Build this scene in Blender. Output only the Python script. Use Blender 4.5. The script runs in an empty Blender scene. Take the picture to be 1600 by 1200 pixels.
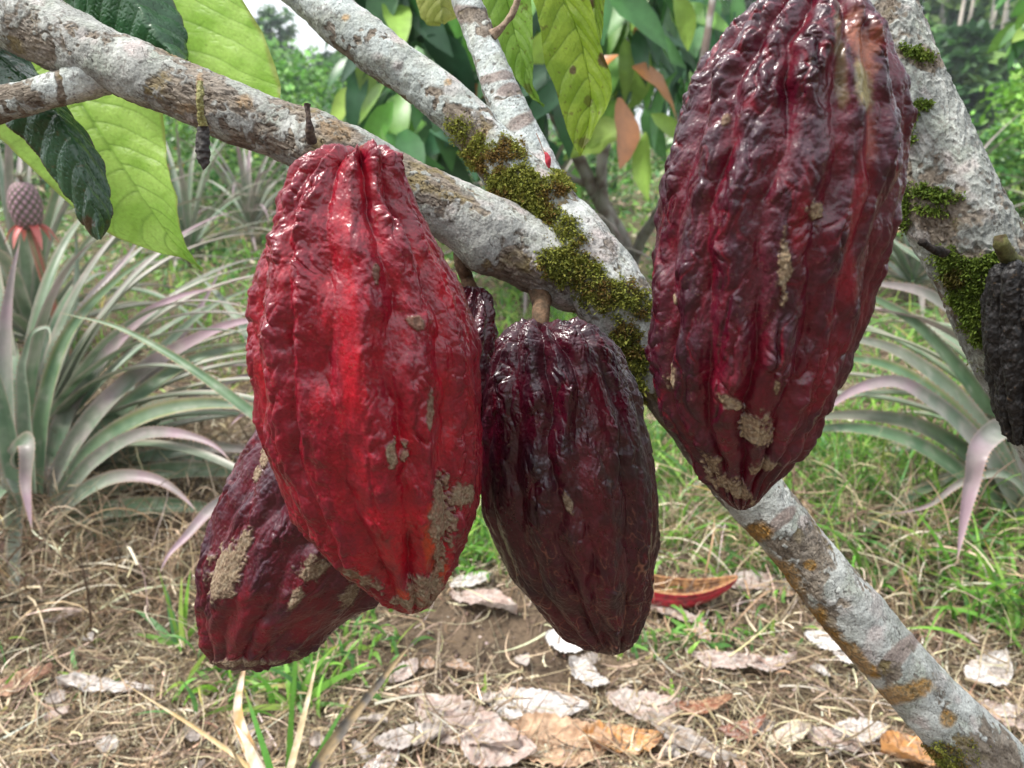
import bpy, math, random
import numpy as np
from mathutils import Vector
R = math.radians
scene = bpy.context.scene
C = scene.collection
rng = np.random.default_rng(7)
random.seed(7)

# ---------------------------------------------------------------- camera
F_PX = 1232.0
PITCH = R(18)
CAM = np.array([0.0, 0.0, 0.75])
FWD = np.array([0.0, math.cos(PITCH), -math.sin(PITCH)])
UP = np.array([0.0, math.sin(PITCH), math.cos(PITCH)])
RT = np.array([1.0, 0.0, 0.0])
cam_data = bpy.data.cameras.new('camera')
cam = bpy.data.objects.new('camera', cam_data)
C.objects.link(cam)
cam.location = CAM
cam.rotation_euler = (math.pi/2 - PITCH, 0, 0)
cam_data.sensor_width = 36
cam_data.lens = 36*F_PX/1600
cam_data.clip_start = 0.02
cam_data.clip_end = 900
cam_data.dof.use_dof = True
cam_data.dof.focus_distance = 0.355
cam_data.dof.aperture_fstop = 16
scene.camera = cam

def P(x, y, d):
    """point seen at (x, y) of a 1600 x 1200 frame, d metres in front of the camera"""
    x = np.asarray(x, float); y = np.asarray(y, float); d = np.asarray(d, float)
    return CAM + d[..., None]*(FWD + ((x-800)/F_PX)[..., None]*RT - ((y-600)/F_PX)[..., None]*UP)

def proj(p):
    q = p - CAM
    d = q @ FWD
    return 800 + F_PX*(q @ RT)/d, 600 - F_PX*(q @ UP)/d, d

def G(x, y, z=0.0):
    """point of the ground seen at (x, y)"""
    r = FWD + (x-800)/F_PX*RT - (y-600)/F_PX*UP
    t = (z - CAM[2])/r[2]
    return CAM + t*r

# ---------------------------------------------------------------- noise
from concurrent.futures import ThreadPoolExecutor
_gr = np.array([[1,1,0],[-1,1,0],[1,-1,0],[-1,-1,0],[1,0,1],[-1,0,1],[1,0,-1],[-1,0,-1],
                [0,1,1],[0,-1,1],[0,1,-1],[0,-1,-1],[1,1,0],[-1,1,0],[0,-1,1],[0,-1,-1]], np.float32)
_pm = np.random.default_rng(99).permutation(4096).astype(np.int32); _pm = np.r_[_pm, _pm]
_gx, _gy, _gz = (_gr[np.arange(8192) & 15].T).copy()
def _pn(p, seed):
    fi = np.floor(p); f = (p-fi).astype(np.float32)
    i = fi.astype(np.int32) & 4095
    u = f*f*f*(f*(f*6-15)+10)
    x, y, z = f[:, 0], f[:, 1], f[:, 2]
    out = 0
    xs = [_pm[(i[:, 0]+a+seed*61) & 4095] for a in (0, 1)]
    res = []
    for a in (0, 1):
        ry = []
        for b in (0, 1):
            h = _pm[xs[a] + ((i[:, 1]+b) & 4095)]
            rz = []
            for c in (0, 1):
                k = _pm[h + ((i[:, 2]+c) & 4095)]
                rz.append(_gx[k]*(x-a) + _gy[k]*(y-b) + _gz[k]*(z-c))
            ry.append(rz[0] + u[:, 2]*(rz[1]-rz[0]))
        res.append(ry[0] + u[:, 1]*(ry[1]-ry[0]))
    return res[0] + u[:, 0]*(res[1]-res[0])
_ex = ThreadPoolExecutor(4)
def pn(p, seed=0):
    p = np.asarray(p); n = len(p)
    if n < 30000: return _pn(p, seed)
    return np.concatenate(list(_ex.map(lambda k: _pn(p[k:k+24000], seed), range(0, n, 24000))))
def fbm(p, seed=0, oct=4, gain=0.5, lac=2.03):
    a = 1.0; s = 0; t = 0
    for k in range(oct):
        s = s + a*pn(p*(lac**k) + 17.3*k, seed+k*31); t += a; a *= gain
    return s/t*1.6
def sstep(a, b, x):
    t = np.clip((x-a)/(b-a), 0, 1); return t*t*(3-2*t)
def mixc(a, b, m):
    m = np.asarray(m)[..., None]
    return np.asarray(a)*(1-m) + np.asarray(b)*m
def catmull(pts, n):
    """n points along a curve through the rows of pts"""
    pts = np.asarray(pts, float)
    d = np.r_[0, np.cumsum(np.linalg.norm(np.diff(pts[:, :2], axis=0), axis=1))] if pts.shape[1] >= 2 else np.arange(len(pts))
    d = d/d[-1]
    t = np.linspace(0, 1, n)
    m = np.gradient(pts, d, axis=0) if len(pts) > 2 else np.repeat((pts[1:]-pts[:-1]), 2, axis=0)
    k = np.clip(np.searchsorted(d, t, side='right')-1, 0, len(d)-2)
    h = (d[k+1]-d[k])[:, None]; s = ((t-d[k])/(d[k+1]-d[k]))[:, None]
    return ((2*s**3-3*s**2+1)*pts[k] + (s**3-2*s**2+s)*h*m[k] + (-2*s**3+3*s**2)*pts[k+1] + (s**3-s**2)*h*m[k+1])
def nrm(v):
    return v/np.maximum(np.linalg.norm(v, axis=-1, keepdims=True), 1e-12)

# ---------------------------------------------------------------- objects
def empty(name, loc, label, cat, group=None, kind=None):
    o = bpy.data.objects.new(name, None)
    o.empty_display_size = 0.02
    o.location = [float(v) for v in loc]
    C.objects.link(o)
    return tag(o, label, cat, group, kind)
def tag(o, label=None, cat=None, group=None, kind=None):
    if label: o['label'] = label
    if cat: o['category'] = cat
    if group: o['group'] = group
    if kind: o['kind'] = kind
    return o
def rootloc(o):
    v = np.zeros(3)
    while o is not None:
        v = v + np.array(o.location); o = o.parent
    return v
def mesh(name, verts, faces, mat, parent=None, col=None, rough=None, smooth=True, loc=None, extra=None):
    """faces: one (M,k) array, or a list of such arrays; verts are world coordinates"""
    verts = np.asarray(verts, float).reshape(-1, 3)
    off = rootloc(parent) if parent is not None else np.zeros(3)
    l = np.zeros(3) if loc is None else np.asarray(loc, float) - off
    v = (verts - off - l).astype(np.float32)
    fl = faces if isinstance(faces, list) else [faces]
    fl = [np.asarray(f, np.int32) for f in fl if len(f)]
    me = bpy.data.meshes.new(name)
    me.vertices.add(len(v)); me.vertices.foreach_set('co', v.ravel())
    nl = sum(f.size for f in fl); nf = sum(len(f) for f in fl)
    me.loops.add(nl); me.polygons.add(nf)
    me.loops.foreach_set('vertex_index', np.concatenate([f.ravel() for f in fl]))
    tot = np.concatenate([np.full(len(f), f.shape[1], np.int32) for f in fl])
    me.polygons.foreach_set('loop_start', np.r_[0, np.cumsum(tot)[:-1]].astype(np.int32))
    me.polygons.foreach_set('loop_total', tot)
    me.polygons.foreach_set('use_smooth', np.full(nf, smooth))
    me.update(calc_edges=True)
    if col is not None:
        a = me.attributes.new('col', 'FLOAT_COLOR', 'POINT')
        c4 = np.ones((len(v), 4), np.float32); c4[:, :3] = np.clip(col, 0, 1)
        a.data.foreach_set('color', c4.ravel())
    if rough is not None:
        a = me.attributes.new('rough', 'FLOAT', 'POINT')
        a.data.foreach_set('value', np.asarray(rough, np.float32).ravel())
    for k, val in (extra or {}).items():
        a = me.attributes.new(k, 'FLOAT', 'POINT')
        a.data.foreach_set('value', np.asarray(val, np.float32).ravel())
    me.materials.append(mat)
    o = bpy.data.objects.new(name, me)
    C.objects.link(o)
    if parent is not None: o.parent = parent
    o.location = l
    return o
def gridf(ns, nt, wrap):
    i = np.arange(ns-1)[:, None]; j = np.arange(nt if wrap else nt-1)[None, :]
    a = i*nt + j; b = i*nt + (j+1) % nt
    return np.stack([a, b, b+nt, a+nt], -1).reshape(-1, 4)
def gnormals(g, wrap):
    """unit normals of a grid of points (ns, nt, 3)"""
    ds = np.gradient(g, axis=0)
    if wrap: dt = (np.roll(g, -1, axis=1) - np.roll(g, 1, axis=1))/2
    else: dt = np.gradient(g, axis=1)
    return nrm(np.cross(ds, dt))

# ---------------------------------------------------------------- materials
def newmat(name):
    m = bpy.data.materials.new(name); m.use_nodes = True
    nt = m.node_tree; nt.nodes.clear()
    out = nt.nodes.new('ShaderNodeOutputMaterial')
    return m, nt, out
def nd(nt, t, **kw):
    n = nt.nodes.new(t)
    for k, v in kw.items():
        if k.startswith('i_'):
            n.inputs[k[2:].replace('_', ' ')].default_value = v
        else: setattr(n, k, v)
    return n
def vcol_mat(name, rough=0.6, rough_attr=False, spec=0.5, coat=0.0, coat_rough=0.2, noise_scale=300, noise_amt=0.25,
             bump_scale=600, bump_dist=0.0003, bump=0.5, transl=0.0, tcol=None, sheen=0.0, detail=3):
    m, nt, out = newmat(name)
    L = nt.links.new
    at = nd(nt, 'ShaderNodeAttribute', attribute_name='col')
    tc = nd(nt, 'ShaderNodeTexCoord')
    nz = nd(nt, 'ShaderNodeTexNoise'); nz.inputs['Scale'].default_value = noise_scale; nz.inputs['Detail'].default_value = detail
    L(tc.outputs['Object'], nz.inputs['Vector'])
    mr = nd(nt, 'ShaderNodeMapRange'); mr.inputs['From Min'].default_value = 0.25; mr.inputs['From Max'].default_value = 0.75
    mr.inputs['To Min'].default_value = 1-noise_amt; mr.inputs['To Max'].default_value = 1+noise_amt
    L(nz.outputs['Fac'], mr.inputs['Value'])
    vm = nd(nt, 'ShaderNodeVectorMath', operation='SCALE')
    L(at.outputs['Color'], vm.inputs[0]); L(mr.outputs['Result'], vm.inputs['Scale'])
    b = nd(nt, 'ShaderNodeBsdfPrincipled')
    L(vm.outputs['Vector'], b.inputs['Base Color'])
    b.inputs['Roughness'].default_value = rough
    b.inputs['Specular IOR Level'].default_value = spec
    b.inputs['Coat Weight'].default_value = coat
    b.inputs['Coat Roughness'].default_value = coat_rough
    b.inputs['Sheen Weight'].default_value = sheen
    if rough_attr:
        ra = nd(nt, 'ShaderNodeAttribute', attribute_name='rough')
        L(ra.outputs['Fac'], b.inputs['Roughness'])
        if coat > 0:
            inv = nd(nt, 'ShaderNodeMapRange'); inv.inputs['From Min'].default_value = 0.75; inv.inputs['From Max'].default_value = 0.45
            inv.inputs['To Min'].default_value = 0; inv.inputs['To Max'].default_value = coat
            L(ra.outputs['Fac'], inv.inputs['Value']); L(inv.outputs['Result'], b.inputs['Coat Weight'])
    if bump > 0:
        nb = nd(nt, 'ShaderNodeTexNoise'); nb.inputs['Scale'].default_value = bump_scale; nb.inputs['Detail'].default_value = 3
        L(tc.outputs['Object'], nb.inputs['Vector'])
        bp = nd(nt, 'ShaderNodeBump'); bp.inputs['Strength'].default_value = bump; bp.inputs['Distance'].default_value = bump_dist
        L(nb.outputs['Fac'], bp.inputs['Height'])
        L(bp.outputs['Normal'], b.inputs['Normal'])
    surf = b.outputs['BSDF']
    if transl > 0:
        tr = nd(nt, 'ShaderNodeBsdfTranslucent')
        if tcol is not None:
            mm = nd(nt, 'ShaderNodeVectorMath', operation='MULTIPLY'); mm.inputs[1].default_value = tcol
            L(vm.outputs['Vector'], mm.inputs[0]); L(mm.outputs['Vector'], tr.inputs['Color'])
        else: L(vm.outputs['Vector'], tr.inputs['Color'])
        mx = nd(nt, 'ShaderNodeMixShader'); mx.inputs['Fac'].default_value = transl
        L(surf, mx.inputs[1]); L(tr.outputs['BSDF'], mx.inputs[2]); surf = mx.outputs['Shader']
    L(surf, out.inputs['Surface'])
    return m

M = dict(
    pod=vcol_mat('pod_skin', rough_attr=True, spec=0.38, coat=0.48, coat_rough=0.17, noise_scale=900, noise_amt=0.25, bump_scale=650, bump_dist=0.00035, bump=0.8),
    bark=vcol_mat('bark', rough=0.85, spec=0.25, noise_scale=900, noise_amt=0.35, bump_scale=700, bump_dist=0.0006, bump=0.7, detail=6),
    moss=vcol_mat('moss', rough=0.8, spec=0.2, noise_amt=0.3, bump=0, transl=0.3),
    leaf_thin=vcol_mat('thin_leaf', rough=0.45, spec=0.35, noise_scale=500, noise_amt=0.10, bump_scale=700, bump_dist=0.0002, bump=0.3, transl=0.62),
    leaf_gloss=vcol_mat('glossy_leaf', rough=0.28, spec=0.5, coat=0.25, coat_rough=0.15, noise_scale=500, noise_amt=0.12, bump_scale=800, bump_dist=0.0002, bump=0.35, transl=0.12),
    leaf_bg=vcol_mat('crown_leaf', rough=0.38, spec=0.5, noise_scale=40, noise_amt=0.15, bump=0, transl=0.28),
    strap=vcol_mat('strap_leaf', rough=0.42, spec=0.45, noise_scale=60, noise_amt=0.12, bump_scale=200, bump_dist=0.0005, bump=0.3, transl=0.18),
    dry=vcol_mat('dry_leaf', rough=0.75, spec=0.3, noise_scale=120, noise_amt=0.22, bump_scale=180, bump_dist=0.0015, bump=0.5, transl=0.2, detail=5),
    straw=vcol_mat('straw', rough=0.7, spec=0.3, noise_scale=80, noise_amt=0.2, bump=0, transl=0.15),
    grass=vcol_mat('grass', rough=0.5, spec=0.4, noise_scale=60, noise_amt=0.15, bump=0, transl=0.4),
    plain=vcol_mat('rough_skin', rough=0.7, spec=0.3, noise_scale=300, noise_amt=0.3, bump_scale=300, bump_dist=0.001, bump=0.6),
    char=vcol_mat('charred_skin', rough=0.55, spec=0.35, noise_scale=500, noise_amt=0.5, bump_scale=300, bump_dist=0.0008, bump=0.6, detail=6),
)
# ---------------------------------------------------------------- masks painted on real surfaces
def blobs(x, y, L, wob=None, soft=0.35):
    """union of soft ellipses (x, y, rx, ry, angle, [strength]) with a wobbly rim"""
    m = np.zeros(len(x))
    for b in L:
        bx, by, rx, ry, a = b[:5]; s = b[5] if len(b) > 5 else 1.0
        ca, sa = math.cos(R(a)), math.sin(R(a))
        dx, dy = x-bx, y-by
        u = (dx*ca + dy*sa)/rx; v = (-dx*sa + dy*ca)/ry
        d = np.sqrt(u*u+v*v)
        if wob is not None: d = d + wob
        m = np.maximum(m, s*(1-sstep(1-soft, 1+soft, d)))
    return m

def pod(name, label, edge, d0, furrows, seed, base=(0.10, 0.006, 0.016), dark=(0.045, 0.004, 0.012), red=(0.50, 0.010, 0.022),
        redB=(), scabB=(), orangeB=(), greenB=(), smoothB=(), lift=0.0, kdepth=0.325, wart=1.0, fdepth=1.0, redfur=0.35,
        flat=0.92, stalk=None, ns=620, nt=640, scabcol=(0.24, 0.18, 0.115), fur_bend=0.0, redness=0.0, groove_top=0.4, vein=0.0, sheen_paintc=(0.13, 0.075, 0.105), bloom=0.6):
    e = np.asarray(edge, float)                      # rows: Lx Ly Rx Ry
    # parameter along the pod: length of the half profile
    cx = (e[:, 0]+e[:, 2])/2; cy = (e[:, 1]+e[:, 3])/2; hw = np.hypot(e[:, 2]-e[:, 0], e[:, 3]-e[:, 1])/2
    d = np.r_[0, np.cumsum(np.hypot(np.hypot(np.diff(cx), np.diff(cy)), np.diff(hw)))]; d /= d[-1]
    t = np.linspace(0, 1, ns)
    k = np.clip(np.searchsorted(d, t, side='right')-1, 0, len(d)-2)
    h = (d[k+1]-d[k])[:, None]; s = ((t-d[k])/(d[k+1]-d[k]))[:, None]
    m = np.gradient(e, d, axis=0)
    # limited tangents keep the outline free of overshoot
    sec = np.diff(e, axis=0)/np.diff(d)[:, None]
    lim = np.ones_like(m)
    for a in range(1, len(d)-1):
        same = np.sign(sec[a-1]) == np.sign(sec[a])
        mm = np.minimum(np.abs(sec[a-1]), np.abs(sec[a]))*2.2
        m[a] = np.where(same, np.sign(m[a])*np.minimum(np.abs(m[a]), mm), m[a]*0.2)
    E = (2*s**3-3*s**2+1)*e[k] + (s**3-2*s**2+s)*h*m[k] + (-2*s**3+3*s**2)*e[k+1] + (s**3-s**2)*h*m[k+1]
    ker = np.hanning(15); ker /= ker.sum()
    Es = np.stack([np.convolve(np.pad(E[:, c], 7, mode='edge'), ker, 'valid') for c in range(4)], 1)
    w_ = sstep(0.0, 0.04, t)*sstep(1.0, 0.96, t)
    E = E*(1-w_[:, None]) + Es*w_[:, None]
    CX = (E[:, 0]+E[:, 2])/2; CY = (E[:, 1]+E[:, 3])/2
    yc = cy.mean()
    D = d0*(1 + kdepth*(CY-yc)/F_PX)
    cen = P(CX, CY, D)
    sv = np.stack([E[:, 2]-E[:, 0], E[:, 3]-E[:, 1]], 1)
    hwE = np.hypot(sv[:, 0], sv[:, 1])/2
    sdir = sv/np.maximum(hwE*2, 1e-6)[:, None]
    mid = np.median(sdir[ns//4:3*ns//4], axis=0)
    ok = sstep(0.02, 0.08, hwE/hwE.max())[:, None]
    sdir = nrm(sdir*ok + mid*(1-ok))
    S = sdir[:, 0:1]*RT - sdir[:, 1:2]*UP
    Rr = hwE/F_PX*D
    th = np.linspace(-math.pi, math.pi, nt, endpoint=False)      # 0 faces the camera, + to the right
    g = cen[:, None] + Rr[:, None, None]*(np.sin(th)[None, :, None]*S[:, None] - flat*np.cos(th)[None, :, None]*FWD)
    N = gnormals(g, True)
    if np.einsum('ijk,ijk->ij', N, g-cen[:, None]).mean() < 0: N = -N
    x, y, dd = proj(g.reshape(-1, 3)); front = (np.cos(th)[None, :] > -0.15).repeat(ns, 0).ravel()
    T = t[:, None].repeat(nt, 1).ravel(); TH = th[None, :].repeat(ns, 0).ravel()
    RR = Rr[:, None].repeat(nt, 1).ravel()
    Rm = Rr.max()
    q = np.stack([RR*np.sin(TH), RR*np.cos(TH), (T*(d0/F_PX*np.hypot(cx[-1]-cx[0], cy[-1]-cy[0])))], 1)
    # ---- furrows
    wobT = 0.16*pn(np.stack([T*5, TH*0+seed, TH*0], 1), seed) + 0.05*pn(q*140, seed+3)
    fur = np.zeros(ns*nt); near = np.zeros(ns*nt)
    endt = sstep(1.0, 0.86, T)
    for (a, w, dep) in furrows:
        a0 = R(a)
        c = a0*(1 + fur_bend*(T-0.5)) + wobT + 0.13*pn(np.stack([T*7+a, TH*0, TH*0+2.2], 1), seed+9)
        dth = np.abs((TH - c + math.pi) % (2*math.pi) - math.pi)
        ww = R(w)*(1.25 + 0.9*pn(np.stack([T*6+a*3, TH*0, TH*0+8.2], 1), seed+19)).clip(0.5, 2.2)
        v = 0.75*np.exp(-(dth/ww)**1.15) + 0.25*np.exp(-(dth/(ww*2.2))**2)
        topd = 1 + groove_top*sstep(0.22, 0.04, T)
        fur = np.maximum(fur, dep*(0.75+0.8*pn(np.stack([T*8+a*7, TH*0, TH*0+1.2], 1), seed+29)).clip(0.55, 1.3)*v*topd*(0.35+0.65*endt))
        near = np.maximum(near, np.exp(-(dth/(ww*1.3))**2)*min(1, dep*1.2))
    # ---- warts: rounded bumps with sharp creases, stretched along the pod and skewed
    sc = 1/0.0125
    warp = np.stack([fbm(q*90, seed+50, 2), fbm(q*90, seed+51, 2), fbm(q*90, seed+52, 2)], 1)*0.0035
    q2 = q + warp
    q2 = np.stack([q2[:, 0], q2[:, 1], q2[:, 2]*0.50 + 0.30*np.abs(q2[:, 0])], 1)
    b1 = np.abs(pn(q2*sc*1.25, seed+11)); b1 = np.clip(b1*2.4, 0, 1)**0.7
    b2 = np.abs(pn(q2*sc*2.5, seed+12)); b2 = np.clip(b2*2.4, 0, 1)**0.75
    b3 = np.abs(pn(q2*sc*5.2, seed+13)); b3 = np.clip(b3*2.4, 0, 1)**0.8
    b4 = fbm(np.stack([q[:, 0], q[:, 1], q[:, 2]*0.6], 1)*900, seed+14, 2)
    q3 = q + warp*0.8 + np.stack([fbm(q*np.array([30, 30, 12]), seed+53, 2), fbm(q*np.array([30, 30, 12])+5, seed+54, 2), 0*T], 1)*0.004
    b5 = np.clip(np.abs(pn(np.stack([q3[:, 0], q3[:, 1], q3[:, 2]*0.16], 1)*130, seed+18))*2.3, 0, 1)**0.7
    lump = fbm(q*np.array([55, 55, 28]), seed+15, 2)
    ampn = 0.55 + 0.9*sstep(-0.5, 0.6, fbm(q*45, seed+16, 2))
    calm = blobs(x, y, smoothB, 0.25*fbm(q*120, seed+17, 2), 0.5)*front if smoothB else np.zeros(ns*nt)
    endcalm = sstep(0.0, 0.05, T)*sstep(1.0, 0.90, T)
    A = wart*ampn*(1-0.80*near)*(1-0.85*calm)*(0.25+0.75*endcalm)
    mm_ = 0.001*(Rm/0.047)
    hgt = mm_*(A*(1.15*b5 + 0.68*b1 + 0.85*b2*(0.5+0.5*b5) + 0.32*b3) + 0.20*b4*(1-0.5*calm) + 1.3*lump*(0.3+0.7*endcalm)) - mm_*4.7*fdepth*fur
    hgt = hgt - mm_*1.5
    shrink = np.clip(RR/(Rm*0.30), 0, 1)**0.8
    hgt = hgt*(0.15+0.85*shrink)
    # ---- scabs
    wob = 0.62*fbm(q*170, seed+20, 4) + 0.40*fbm(q*600, seed+21, 3) + 0.10
    scab = blobs(x, y, scabB, wob + 0.25*(0.5-np.clip(b1, 0, 1)), 0.16)*front if scabB else np.zeros(ns*nt)
    hgt = hgt*(1-0.35*scab) + scab*mm_*(0.12 + 0.4*fbm(q*800, seed+22, 3))
    v = g.reshape(-1, 3) + N.reshape(-1, 3)*hgt[:, None]
    # ---- colours; reflected sky is painted in as mauve sheen on wart tops
    n1 = fbm(q*70, seed+30, 3); n2 = fbm(q*400, seed+31, 3)
    bump = np.clip(0.6*b1+0.4*b2, 0, 1)
    col = mixc(base, dark, sstep(-0.35, 0.45, n1 + 0.5*(bump-0.5)))
    rm = np.clip(redfur*near*(0.6+0.6*n1) + redness*(0.5+n1), 0, 1)
    rm = np.maximum(rm, 0.32*(1-sstep(0.05, 0.4, b1))*A)
    if redB: rm = np.maximum(rm, blobs(x, y, redB, 0.6*n1+0.5*(bump-0.5)+0.35*n2, 0.8)*front*0.85)
    col = mixc(col, red, np.clip(rm, 0, 1))
    col = mixc(col, np.array(dark)*0.5, 0.55*np.clip(fur, 0, 1)**3*sstep(-0.2, 0.3, n1))  # darker deep in the furrows
    if orangeB: col = mixc(col, (0.50, 0.075, 0.010), 0.85*blobs(x, y, orangeB, 0.8*n1+0.4*n2, 0.5)*front)
    if greenB:
        for gb in greenB: col = mixc(col, gb[6], 0.9*blobs(x, y, [gb[:5]], 0.7*n1+0.3*n2, 0.45)*front)
    if vein > 0:
        vv = np.abs(pn(np.stack([q2[:, 0], q2[:, 1], q2[:, 2]*0.8], 1)*150, seed+33))
        vm = (1-sstep(0.0, 0.035, vv))*sstep(0.45, 0.75, T + 0.2*n1)*vein
        col = mixc(col, (0.30, 0.12, 0.07), vm*0.55)
    sheen_mask = bloom*sstep(0.25, 0.85, bump)*sstep(-0.45, 0.35, fbm(q*np.array([95, 95, 60]), seed+34, 3))*(0.5+0.5*sstep(-0.3, 0.3, fbm(q*600, seed+35, 2)))  # mask for the sky sheen put into the bump colour, broken by noise
    col = mixc(col, sheen_paintc, 0.20*np.clip(sheen_mask, 0, 1)*(1-0.5*calm))
    col = col*(1 + 0.30*n2)[:, None]
    spk = sstep(0.42, 0.55, pn(q*1500, seed+40))*sstep(0.05, 0.3, fbm(q*160, seed+41, 2))
    col = mixc(col, (0.22, 0.13, 0.08), 0.35*spk)
    sc_c = mixc(scabcol, (0.13, 0.085, 0.05), sstep(-0.25, 0.5, fbm(q*900, seed+42, 3)))
    sc_c = mixc(sc_c, (0.32, 0.27, 0.19), sstep(0.1, 0.6, fbm(q*500, seed+43, 2))*0.5)
    crk = 1-sstep(0.0, 0.05, np.abs(pn(q*np.array([380, 380, 300]), seed+44))); sc_c = mixc(sc_c, (0.07, 0.04, 0.025), crk*0.7*sstep(-0.2, 0.3, fbm(q*200, seed+45, 2)))
    rim = np.clip(scab*(1-scab)*4, 0, 1)
    col = mixc(col, sc_c, scab*(0.80+0.20*sstep(-0.2, 0.2, n2))); col = mixc(col, (0.05, 0.015, 0.012), rim*0.5)
    rough = 0.33 + 0.10*n2 + 0.07*n1 + 0.12*sheen_mask + 0.5*scab
    rough = np.clip(rough, 0.2, 0.95)
    top = P(CX[0], CY[0], D[0])
    root = empty(name, top, label, 'cacao pod')
    # close both ends with a centre vertex
    f = gridf(ns, nt, True)
    nv = len(v)
    v = np.vstack([v, v[:nt].mean(0), v[nv-nt:].mean(0)])
    j = np.arange(nt); j2 = (j+1) % nt
    f1 = np.stack([j2, j, np.full(nt, nv)], 1); f2 = np.stack([nv-nt+j, nv-nt+j2, np.full(nt, nv+1)], 1)
    col = np.vstack([col, col[:nt].mean(0), col[nv-nt:nv].mean(0)]); rough = np.r_[rough, 0.5, 0.5]
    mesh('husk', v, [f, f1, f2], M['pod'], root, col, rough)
    if stalk is not None:
        vs, fs, cs = tube(stalk, 60, 28, seed+77, 0.0006, (0.14, 0.085, 0.05), (0.075, 0.05, 0.03))
        mesh('stalk', vs, fs, M['bark'], root, cs)
    return root

def tube(st, ns, nt, seed, amp=0.0005, c1=(0.2, 0.15, 0.1), c2=(0.1, 0.07, 0.05), px=True, cap=True, nsc=250):
    """simple tapered tube. px: rows (x, y, halfwidth px, depth) else rows (X, Y, Z, radius)"""
    s = catmull(st, ns)
    if px:
        c = P(s[:, 0], s[:, 1], s[:, 3]); r = s[:, 2]/F_PX*s[:, 3]
    else: c = s[:, :3]; r = s[:, 3]
    T = nrm(np.gradient(c, axis=0))
    ref = FWD if px else np.array([0.3, 0.9, 0.1])
    Sd = nrm(np.cross(ref, T)); B = np.cross(T, Sd)
    th = np.linspace(0, 2*math.pi, nt, endpoint=False)
    dirs = np.cos(th)[None, :, None]*Sd[:, None] + np.sin(th)[None, :, None]*B[:, None]
    g = c[:, None] + r[:, None, None]*dirs
    q = g.reshape(-1, 3)
    n = fbm(q*nsc, seed, 3)
    v = q + dirs.reshape(-1, 3)*(amp*n)[:, None]
    col = mixc(c1, c2, sstep(-0.3, 0.4, fbm(q*nsc*0.8, seed+5, 3)))
    f = gridf(ns, nt, True)
    fl = [f]
    if cap:
        nv = len(v)
        v = np.vstack([v, c[0], c[-1]]); col = np.vstack([col, col[0], col[-1]])
        j = np.arange(nt); j2 = (j+1) % nt
        fl += [np.stack([j2, j, np.full(nt, nv)], 1), np.stack([nv-nt+j, nv-nt+j2, np.full(nt, nv+1)], 1)]
    return v, fl, col

def LR(rows):
    return [(a, y, b, y) for (y, a, b) in rows]

F10 = lambda first: [(first+36*k, 5, 0.5 if k % 2 else 1.0) for k in range(10)]

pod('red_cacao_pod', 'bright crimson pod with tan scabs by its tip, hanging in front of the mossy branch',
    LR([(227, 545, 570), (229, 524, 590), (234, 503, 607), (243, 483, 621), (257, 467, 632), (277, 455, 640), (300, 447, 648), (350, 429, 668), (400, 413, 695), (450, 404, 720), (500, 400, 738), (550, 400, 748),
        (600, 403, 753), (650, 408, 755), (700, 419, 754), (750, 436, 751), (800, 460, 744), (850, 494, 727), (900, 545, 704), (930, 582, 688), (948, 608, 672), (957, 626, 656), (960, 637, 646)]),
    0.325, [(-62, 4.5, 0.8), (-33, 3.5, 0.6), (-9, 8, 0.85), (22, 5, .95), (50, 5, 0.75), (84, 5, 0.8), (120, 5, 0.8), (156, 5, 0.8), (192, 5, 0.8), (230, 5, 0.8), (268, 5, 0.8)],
    11, base=(0.140, 0.002, 0.013), dark=(0.055, 0.0015, 0.010), red=(0.38, 0.002, 0.012), redfur=0.5, redness=0.34, sheen_paintc=(0.20, 0.05, 0.08),
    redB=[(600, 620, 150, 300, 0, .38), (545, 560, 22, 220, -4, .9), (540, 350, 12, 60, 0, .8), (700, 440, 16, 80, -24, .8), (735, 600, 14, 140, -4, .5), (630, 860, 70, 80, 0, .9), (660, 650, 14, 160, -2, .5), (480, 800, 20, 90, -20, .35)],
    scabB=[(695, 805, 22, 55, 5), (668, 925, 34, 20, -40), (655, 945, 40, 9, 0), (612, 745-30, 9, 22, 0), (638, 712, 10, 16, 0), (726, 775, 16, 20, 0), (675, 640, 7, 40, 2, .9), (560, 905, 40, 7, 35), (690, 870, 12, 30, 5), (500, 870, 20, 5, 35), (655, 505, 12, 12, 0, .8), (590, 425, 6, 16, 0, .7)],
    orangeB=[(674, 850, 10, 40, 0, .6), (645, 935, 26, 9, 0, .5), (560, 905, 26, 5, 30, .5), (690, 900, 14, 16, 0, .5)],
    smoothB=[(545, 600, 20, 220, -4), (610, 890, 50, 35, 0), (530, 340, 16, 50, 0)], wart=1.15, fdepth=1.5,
    stalk=[(556, 264, 12, 0.39), (554, 254, 11, 0.365), (552, 252, 12, 0.34), (550, 264, 13, 0.32)], groove_top=0.35)

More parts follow.
